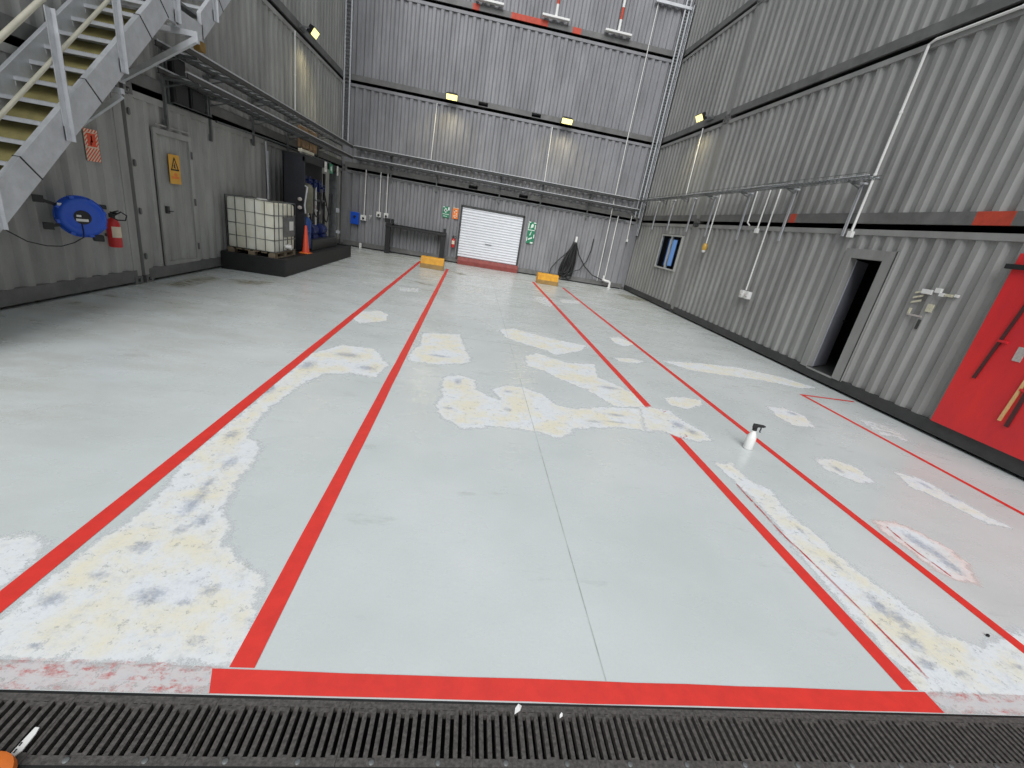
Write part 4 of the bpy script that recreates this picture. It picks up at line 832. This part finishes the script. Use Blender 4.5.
for y, z in ((12.35, 1.42), (12.36, 1.62)):
    b = MB(off); b.lathe([(.0, -.05), (.045, -.03), (.055, 0), (.045, .03), (0, .05)], (xF - .10, y + .09, z), n=14); b.build('float', 'smear', r, True)
r = thing('traffic_cone', 'orange plastic cone on the bund between tank and pump cabinet', 'cone', (-4.10, 12.10, .376))
r.location = (-4.16, 12.12, .336)
b = MB(); b.box((-.13, -.13, 0), (.13, .13, .03)); b.build('cone_base', 'orange', r, bevel=.01)
b = MB(); b.lathe([(.095, .03), (.085, .05), (.025, .68), (.015, .69)], n=24); b.build('cone_body', 'signred', r, True)
# tan board and small signs above the pump cabinet
r = thing('plywood_board', 'weathered tan board on the left wall behind the cable ladders', 'board', (XL + .10, 15.4, 3.2))
b = MB(); b.box((-.10, -.75, -.22), (-.03, .70, .34)); b.box((-.03, -.7, -.2), (.0, -.1, .30)); b.box((-.03, -.02, -.18), (.0, .6, .28)); b.build('board_panel', 'tan', r, bevel=.01)
r = thing('tube_lamp', 'short white tube lamp above the pump cabinet', 'lamp', (-4.45, 13.0, 2.80)); b = MB(); b.box((-.05, -.45, -.08), (.05, .45, .0)); b.build('lamp_body', 'tubecream', r, bevel=.015)
b = MB(); b.cyl((0, -.42, -.09), (0, .42, -.09), .016, 10); b.build('tube', 'white', r)
for lab, y, w, mm in (('small white notice above the pump cabinet, nearest the tube lamp', 14.05, .20, 'white'), ('small green and white notice above the pump cabinet', 14.55, .34, 'green'), ('small white notice above the pump cabinet, nearest the back corner', 15.2, .16, 'white')):
    sign(lab, (-4.29, y, 2.55), PI / 2, w, .26, mm, [('white_marks', 'signwhite', [rect(-.06, -.05, .02, .05), rect(.04, -.09, .07, .09)])] if mm == 'green' else [('grey_mark', 'smear', [rect(-.04, -.06, .04, .02)])])
# back wall boxes
r = thing('switch_box', 'blue switch box at the left end of the back wall', 'switch box', (-4.68, YB - .0, 1.13)); b = MB(); b.box((-.16, -.14, -.24), (.16, .0, .22)); b.build('box_body', 'blue', r, bevel=.015); b = MB(); b.lathe([(.05, 0), (.04, .03)], (0, -.14, .05), (0, -1, 0), 14); b.box((-.02, -.19, 0), (.02, -.16, .10)); b.build('knob', 'black', r)
for nm, lab, x, z, w, h in (('socket_outlet', 'white socket outlet next to the blue switch box', -4.36, 1.18, .11, .10), ('socket_outlet', 'white socket outlet under the middle white conduit by the bench', -3.77, 1.40, .09, .10), ('socket_outlet', 'white socket outlet nearest the bench vice', -3.48, 1.40, .09, .10)):
    r = thing(nm, lab, 'socket', (x, YB, z), 0, 'white socket outlets at the left of the back wall'); b = MB(); b.box((-w, -.09, -h), (w, 0, h)); b.build('box_body', 'white', r, bevel=.012); b = MB(); b.lathe([(.045, 0), (.045, .02), (.02, .022)], (0, -.09, -.02), (0, -1, 0), 14); b.build('socket_face', 'black', r)
r = thing('tap', 'small wall tap between the sockets at the left of the back wall', 'tap', (-4.08, YB, 1.26)); b = MB(); b.cyl((0, 0, 0), (0, -.14, 0), .02, 10); b.tube([(0, -.11, 0), (0, -.16, 0), (0, -.18, -.04), (0, -.18, -.09)], .016, 8); b.build('spout', 'galv', r, True); b = MB(); b.bar((-.06, -.09, .05), (.06, -.09, .05), .02, .015); b.cyl((0, -.09, 0), (0, -.09, .05), .008, 8); b.build('handle', 'white', r)
r = thing('floor_bollard', 'short white post stub on the floor by the back wall', 'post', (-4.42, YB - .12, 0)); b = MB(); b.lathe([(.055, 0), (.055, .17), (.045, .20), (0, .205)], n=16); b.build('post_body', 'white', r, True)
# bench
r = thing('steel_bench', 'narrow black steel bench against the back wall, left of the roller door', 'bench', (-2.2, 18.9, 0)); off = (-2.2, 18.9, 0)
b = MB(off); b.box((-3.40, 18.62, 1.02), (-1.02, 19.14, 1.09)); b.box((-3.40, 19.10, 1.09), (-1.02, 19.14, 1.14)); b.build('bench_top', 'black', r, bevel=.006)
for x in (-3.30, -1.12):
    b = MB(off); b.box((x - .09, 18.66, 0), (x + .09, 18.78, 1.02)); b.box((x - .04, 18.98, 0), (x + .04, 19.10, 1.02)); b.build('leg', 'black', r)
b = MB(off); b.box((-1.14, 18.66, 1.09), (-1.04, 18.78, 1.30)); b.build('end_stop', 'black', r)
r = thing('bench_vise', 'dark bench vice on the left end of the steel bench', 'vice', (-3.28, 18.85, 1.09)); b = MB(); b.box((-.12, -.12, 0), (.12, .12, .08)); b.box((-.18, -.07, .08), (.02, .07, .24)); b.box((.06, -.07, .06), (.16, .07, .24)); b.build('vise_body', 'black', r, bevel=.012); b = MB(); b.cyl((.16, 0, .12), (.30, 0, .12), .018, 10); b.cyl((.29, -.10, .12), (.29, .10, .12), .01, 8); b.build('handle', 'galv_dark', r)
# yellow wheel stops
def wheel_stop(label, loc):
    r = thing('wheel_stop', label, 'wheel stop', loc, 0, 'yellow wheel stop blocks')
    b = MB(); w = .40; b.prism([(-w, -.20, .13), (-w, -.16, .36), (-w, -.12, .385), (-w, .12, .385), (-w, .20, .30), (-w, .20, .0), (-w, -.185, .0)], (2 * w, 0, 0)); b.build('block', 'yellow', r, bevel=.015)
    b = MB(); b.prism([(-w - .01, -.26, 0), (-w - .01, -.20, .15), (-w - .01, -.17, .15), (-w - .01, -.17, 0)], (2 * w + .02, 0, 0)); b.build('kick_plate', 'yellowgrime', r, bevel=.008)
    for x in (-.22, .20):
        b = MB(); b.cyl((x, -.02, .38), (x, -.02, .392), .035, 12); b.build('anchor_hole', 'yellowgrime', r)
wheel_stop('yellow wheel stop block at the far end of the left red lane', (-1.24, 16.05, 0)); wheel_stop('yellow wheel stop block at the far end of the right red lane', (3.03, 16.75, 0))
# black hose on its hook
r = thing('black_hose', 'coiled black hose hanging from a hook on the back wall, trailing on the floor', 'hose', (4.25, YB - .12, 0)); off = (4.25, YB - .12, 0)
b = MB(off); b.box((4.32, YB - .16, 1.62), (4.38, YB, 1.68)); b.box((4.31, YB - .2, 1.62), (4.39, YB - .16, 1.86)); b.build('hook', 'white', r)
rnd = random.Random(3)
for k in range(15):
    cx = (3.98, 4.30, 4.14)[k % 3] + rnd.uniform(-.05, .05); wd = rnd.uniform(.10, .22); zb = rnd.uniform(.05, .35); y = YB - .06 - .022 * (k % 6); tp = (4.34 + rnd.uniform(-.03, .03), y, 1.60 + rnd.uniform(-.05, .05))
    pts = []
    for t in range(24):
        a = 2 * PI * t / 24; f = (1 - math.cos(a)) / 2
        pts.append((tp[0] + (cx - tp[0]) * f + math.sin(a) * wd * (.35 + .65 * f), y + .012 * math.sin(3 * a + k), tp[2] + (zb - tp[2]) * f))
    b = MB(off); b.tube(pts, .032, 8, closed=True); b.build('hose_loop', 'rubber', r, True)
b = MB(off); b.tube([(4.33, YB - .15, 1.55), (4.05, YB - .17, 1.15), (3.7, YB - .2, .75), (3.50, YB - .24, .45), (3.46, YB - .3, .20), (3.50, YB - .36, .026), (3.8, YB - .42, .026)], .024, 8); b.build('hose_tail', 'rubber', r, True)
b = MB(off); b.tube([(4.38, YB - .15, 1.62), (4.6, YB - .14, 1.15), (4.95, YB - .14, .72), (5.35, YB - .14, .42), (5.70, YB - .14, .32), (5.84, YB - .14, .29)], .022, 8); b.build('hose_tail', 'rubber', r, True)
b = MB(off); b.tube([(5.12, YB - .05, 1.9), (5.10, YB - .06, 1.4), (5.0, YB - .1, .95), (4.75, YB - .12, .55), (4.45, YB - .12, .42), (4.25, YB - .12, .46)], .02, 8); b.build('hose_tail', 'rubber', r, True)
r = thing('pipe_bend', 'white pipe bend standing on the floor by the right back corner', 'pipe', (6.05, 18.95, 0)); b = MB(); b.tube([(-.16, .18, .30), (-.16, .02, .30), (-.13, -.02, .29), (.06, -.03, .27), (.12, -.03, .24), (.13, -.03, .18), (.13, -.03, 0)], .05, 12); b.build('pipe', 'white', r, True); b = MB(); b.lathe([(.075, 0), (.075, .03)], (.13, -.03, 0), n=14); b.build('flange', 'white', r); b = MB(); b.cyl((-.16, .10, .24), (-.16, .10, .48), .03, 10); b.build('riser', 'white', r)
# striped poles on the top tier
for i, (x, h) in enumerate(((-.38, 2.2), (2.01, 2.2), (4.36, 2.2))):
    r = thing('striped_pole', '%s red and white striped pole on top of the back wall' % ('leftmost', 'middle', 'rightmost')[i], 'pole', (x, YB - .12, 8.97), 0, 'red and white striped poles high on the back wall')
    b = MB(); b.box((-.50, -.09, 0), (.50, .10, .07)); b.build('foot', 'white', r, bevel=.01)
    b = MB()
    for k in range(6): b.cyl((0.0, 0, .07 + k * .36), (0.0, 0, .07 + (k + 1) * .36), .05, 12, (0, 1)[k % 2])
    b.build('pole', ['white', 'primer'], r)
r = thing('strip_light', 'white strip high at the right end of the back wall', 'strip', (6.25, YB - .06, 10.22)); b = MB(); b.box((-.75, -.06, -.05), (.62, .05, .05)); b.build('strip_body', 'galv', r, bevel=.01)

# ------------------------------------------------------------------ right wall: red board, remnants
r = thing('tool_board', 'red steel board on the right wall with bars and a wooden pole', 'board', (XR - .02, 4.4, 0)); off = (XR - .02, 4.4, 0)
b = MB(off); b.box((XR - .05, 2.95, .235), (XR + .004, 5.235, 2.60)); b.build('board_panel', 'boardred', r, bevel=.004)
b = MB(off); b.box((XR - .09, 2.95, 2.40), (XR - .04, 5.30, 2.46)); b.build('top_bar', 'black', r)
def bar2(y0, z0, y1, z1, w, mm, nm, lab=None):
    b = MB(off); b.bar((XR - .062, y0, z0), (XR - .062, y1, z1), w, .024, up=(1, 0, 0)); b.build(nm, mm, r, label=lab)
bar2(4.995, .98, 4.86, 2.15, .035, 'darkbrown', 'dark_bar'); bar2(4.40, .54, 4.40, 1.65, .04, 'darkbrown', 'dark_bar'); bar2(4.498, .58, 4.44, 1.75, .03, 'timber', 'wooden_pole', 'pale wooden pole')
b = MB(off); b.box((XR - .058, 4.63, 1.32), (XR - .05, 4.72, 1.50)); b.build('label_plate', 'smear', r)
for y, z in ((4.9, 1.5), (4.42, 1.0), (4.42, 1.5)):
    b = MB(off); b.box((XR - .08, y - .05, z), (XR - .05, y + .05, z + .03)); b.build('clip', 'boardred', r)
r = thing('bracket_remnant', 'torn white fixings left on the right wall between doorway and red board', 'fixing', (XR - .0, 6.1, 1.75)); off = (XR, 6.1, 1.75); x_ = XR + .008
def pl(y0, z0, y1, z1, mm, nm, d_=.012):
    b = MB(off); b.box((x_ - d_, y0, z0), (x_ + .003, y1, z1)); b.build(nm, mm, r, bevel=.002)
pl(6.10, 1.93, 6.26, 2.00, 'white', 'white_fixing', .03); pl(5.98, 1.97, 6.07, 2.04, 'white', 'white_fixing', .03); pl(5.92, 1.93, 5.99, 1.98, 'white', 'white_fixing', .03); pl(5.80, 1.94, 5.90, 1.98, 'creamplate', 'white_fixing', .03); pl(5.72, 1.95, 5.77, 1.99, 'white', 'white_fixing', .03)
pl(5.99, 1.68, 6.09, 1.80, 'creamplate', 'cream_square')
for k in range(3):
    b = MB(off); z = 1.76 + k * .075; b.prism([(x_ - .012, 6.22, z + .05), (x_ - .012, 6.36, z), (x_ - .012, 6.36, z + .03), (x_ - .012, 6.22, z + .08)], (.014, 0, 0)); b.build('cream_stripe', 'creamplate', r)
pl(6.30, 1.60, 6.34, 1.69, 'creamplate', 'frame_strip'); pl(6.10, 1.58, 6.34, 1.605, 'smear', 'frame_strip')
pl(6.08, 1.40, 6.12, 1.55, 'rail_dark', 'rust_mark')
# small bits on the floor
r = thing('spray_bottle', 'white spray bottle with black trigger standing on the floor', 'spray bottle', (3.318, 4.06, 0.0025), math.radians(-12))
b = MB(); b.lathe([(.0, 0), (.047, 0), (.051, .006), (.051, .12), (.047, .15), (.030, .195), (.022, .21), (.022, .222)], n=28); b.build('bottle', 'white', r, True)
b = MB(); b.lathe([(.022, .222), (.024, .225), (.024, .245), (.016, .25)], n=18); b.build('collar', 'black', r)
b = MB(); b.prism([(-.03, -.013, .25), (.018, -.013, .25), (.022, -.013, .268), (.085, -.013, .275), (.085, -.013, .300), (-.028, -.013, .300)], (0, .026, 0)); b.box((.085, -.008, .280), (.10, .008, .296)); b.build('spray_head', 'black', r, bevel=.003)
b = MB(); b.tube([(.055, 0, .275), (.062, 0, .255), (.058, 0, .225), (.066, 0, .21)], .007, 8); b.build('trigger', 'black', r, True)
r = thing('plastic_strip', 'white slotted plastic strip lying on the drain grate at the left', 'plastic strip', (-1.275, 1.08, .001), math.radians(4))
b = MB(); b.prism([(-.016, -.045, 0), (-.002, -.055, 0), (.012, -.03, 0), (.014, .02, 0), (.010, .04, 0), (-.004, .042, 0), (-.010, .0, 0)], (0, 0, .006)); b.build('strip_body', 'white', r, bevel=.0015)
for y in (-.032, -.012):
    b = MB(); b.box((-.009, y - .006, .0055), (-.004, y + .006, .0068)); b.build('slot', 'black', r)
r = thing('orange_float', 'orange rounded plastic object at the bottom-left corner by the grate', 'orange object', (-1.345, .975, .0)); b = MB(); b.lathe([(.0, -.004), (.07, 0), (.085, .015), (.08, .035), (.05, .05), (0, .055)], n=28); b.build('float_body', 'orange', r, True)
r.location = (-1.300, .952, 0)
for lab, x, y, s in (('scrap of white paper on the grate edge below the wide red line', .435, 1.222, .024), ('tiny scrap of white paper on the grate, right of the larger scrap', .62, 1.200, .013)):
    r = thing('paper_scrap', lab, 'paper scrap', (x, y, .001), .6); b = MB(); b.add([(-s, -s * .4, 0.001), (s * .2, -s * .5, .004), (s, 0, .001), (s * .6, s * .5, .007), (-s * .3, s * .3, .003)], [(0, 1, 4), (1, 2, 3, 4)]); b.add([(-s, -s * .4, 0.0), (s * .2, -s * .5, .002), (s, 0, .0), (s * .6, s * .5, .005), (-s * .3, s * .3, .0015)], [(4, 1, 0), (4, 3, 2, 1)]); b.build('paper', 'white', r)
r = thing('nut', 'small dark nut lying on the floor near the right end of the outer red line', 'nut', (3.40, 1.66, .003)); r.location = (3.45, 1.72, .003); b = MB(); b.lathe([(.010, 0), (.010, .010)], n=6); b.lathe([(.005, .010), (.005, .014)], n=12); b.build('nut_body', 'black', r)

# ------------------------------------------------------------------ camera, light
cd = bpy.data.cameras.new('camera'); cam = bpy.data.objects.new('camera', cd); COL.objects.link(cam)
cd.sensor_fit = 'HORIZONTAL'; cd.sensor_width = 36; cd.lens = 435.544 / 1024 * 36; cd.clip_start = .05; cd.clip_end = 200
Rm = Matrix(((0.9835, -0.122736, -0.132904), (-0.081533, 0.355084, -0.931272), (0.161493, 0.926742, 0.339218)))
cam.matrix_world = Matrix.Translation((0, 0, 1.8913)) @ Rm.to_4x4(); SC.camera = cam
w = bpy.data.worlds.new('overcast sky'); SC.world = w; w.use_nodes = True
bg = w.node_tree.nodes['Background']; bg.inputs['Color'].default_value = (.90, .96, 1.0, 1); bg.inputs['Strength'].default_value = WORLD
def sun(name, d, e, ang, col=(1, 1, 1)):
    l = bpy.data.lights.new(name, 'SUN'); l.energy = e; l.angle = math.radians(ang); l.color = col
    o = bpy.data.objects.new(name, l); COL.objects.link(o); o.rotation_euler = Vector(d).to_track_quat('-Z', 'Y').to_euler(); return o
sun('soft_daylight', SUN_D, SUN_E, 44)
for i, (p, d) in enumerate((((XL + .42, 14.95, 5.82), (.25, 0, -1)), ((-1.34, YB - .45, 5.82), (0, -.25, -1)), ((3.04, YB - .45, 5.82), (0, -.25, -1)), ((XR - .42, 15.25, 5.9), (-.25, 0, -1)))):
    l = bpy.data.lights.new('floodlight beam', 'SPOT'); l.energy = 60; l.color = (1, .84, .45); l.spot_size = 2.6; l.spot_blend = .8; l.shadow_soft_size = .12
    o = bpy.data.objects.new('floodlight_beam', l); COL.objects.link(o); o.location = p; o.rotation_euler = Vector(d).to_track_quat('-Z', 'Y').to_euler()
SC.view_settings.view_transform = 'Standard'; SC.view_settings.look = 'None'; SC.view_settings.gamma = 1; SC.view_settings.use_curve_mapping = False
SC.view_settings.exposure = EXPO
SC.cycles.use_denoising = True; SC.cycles.max_bounces = 8; SC.cycles.transparent_max_bounces = 12
SC.cycles.sample_clamp_indirect = 6
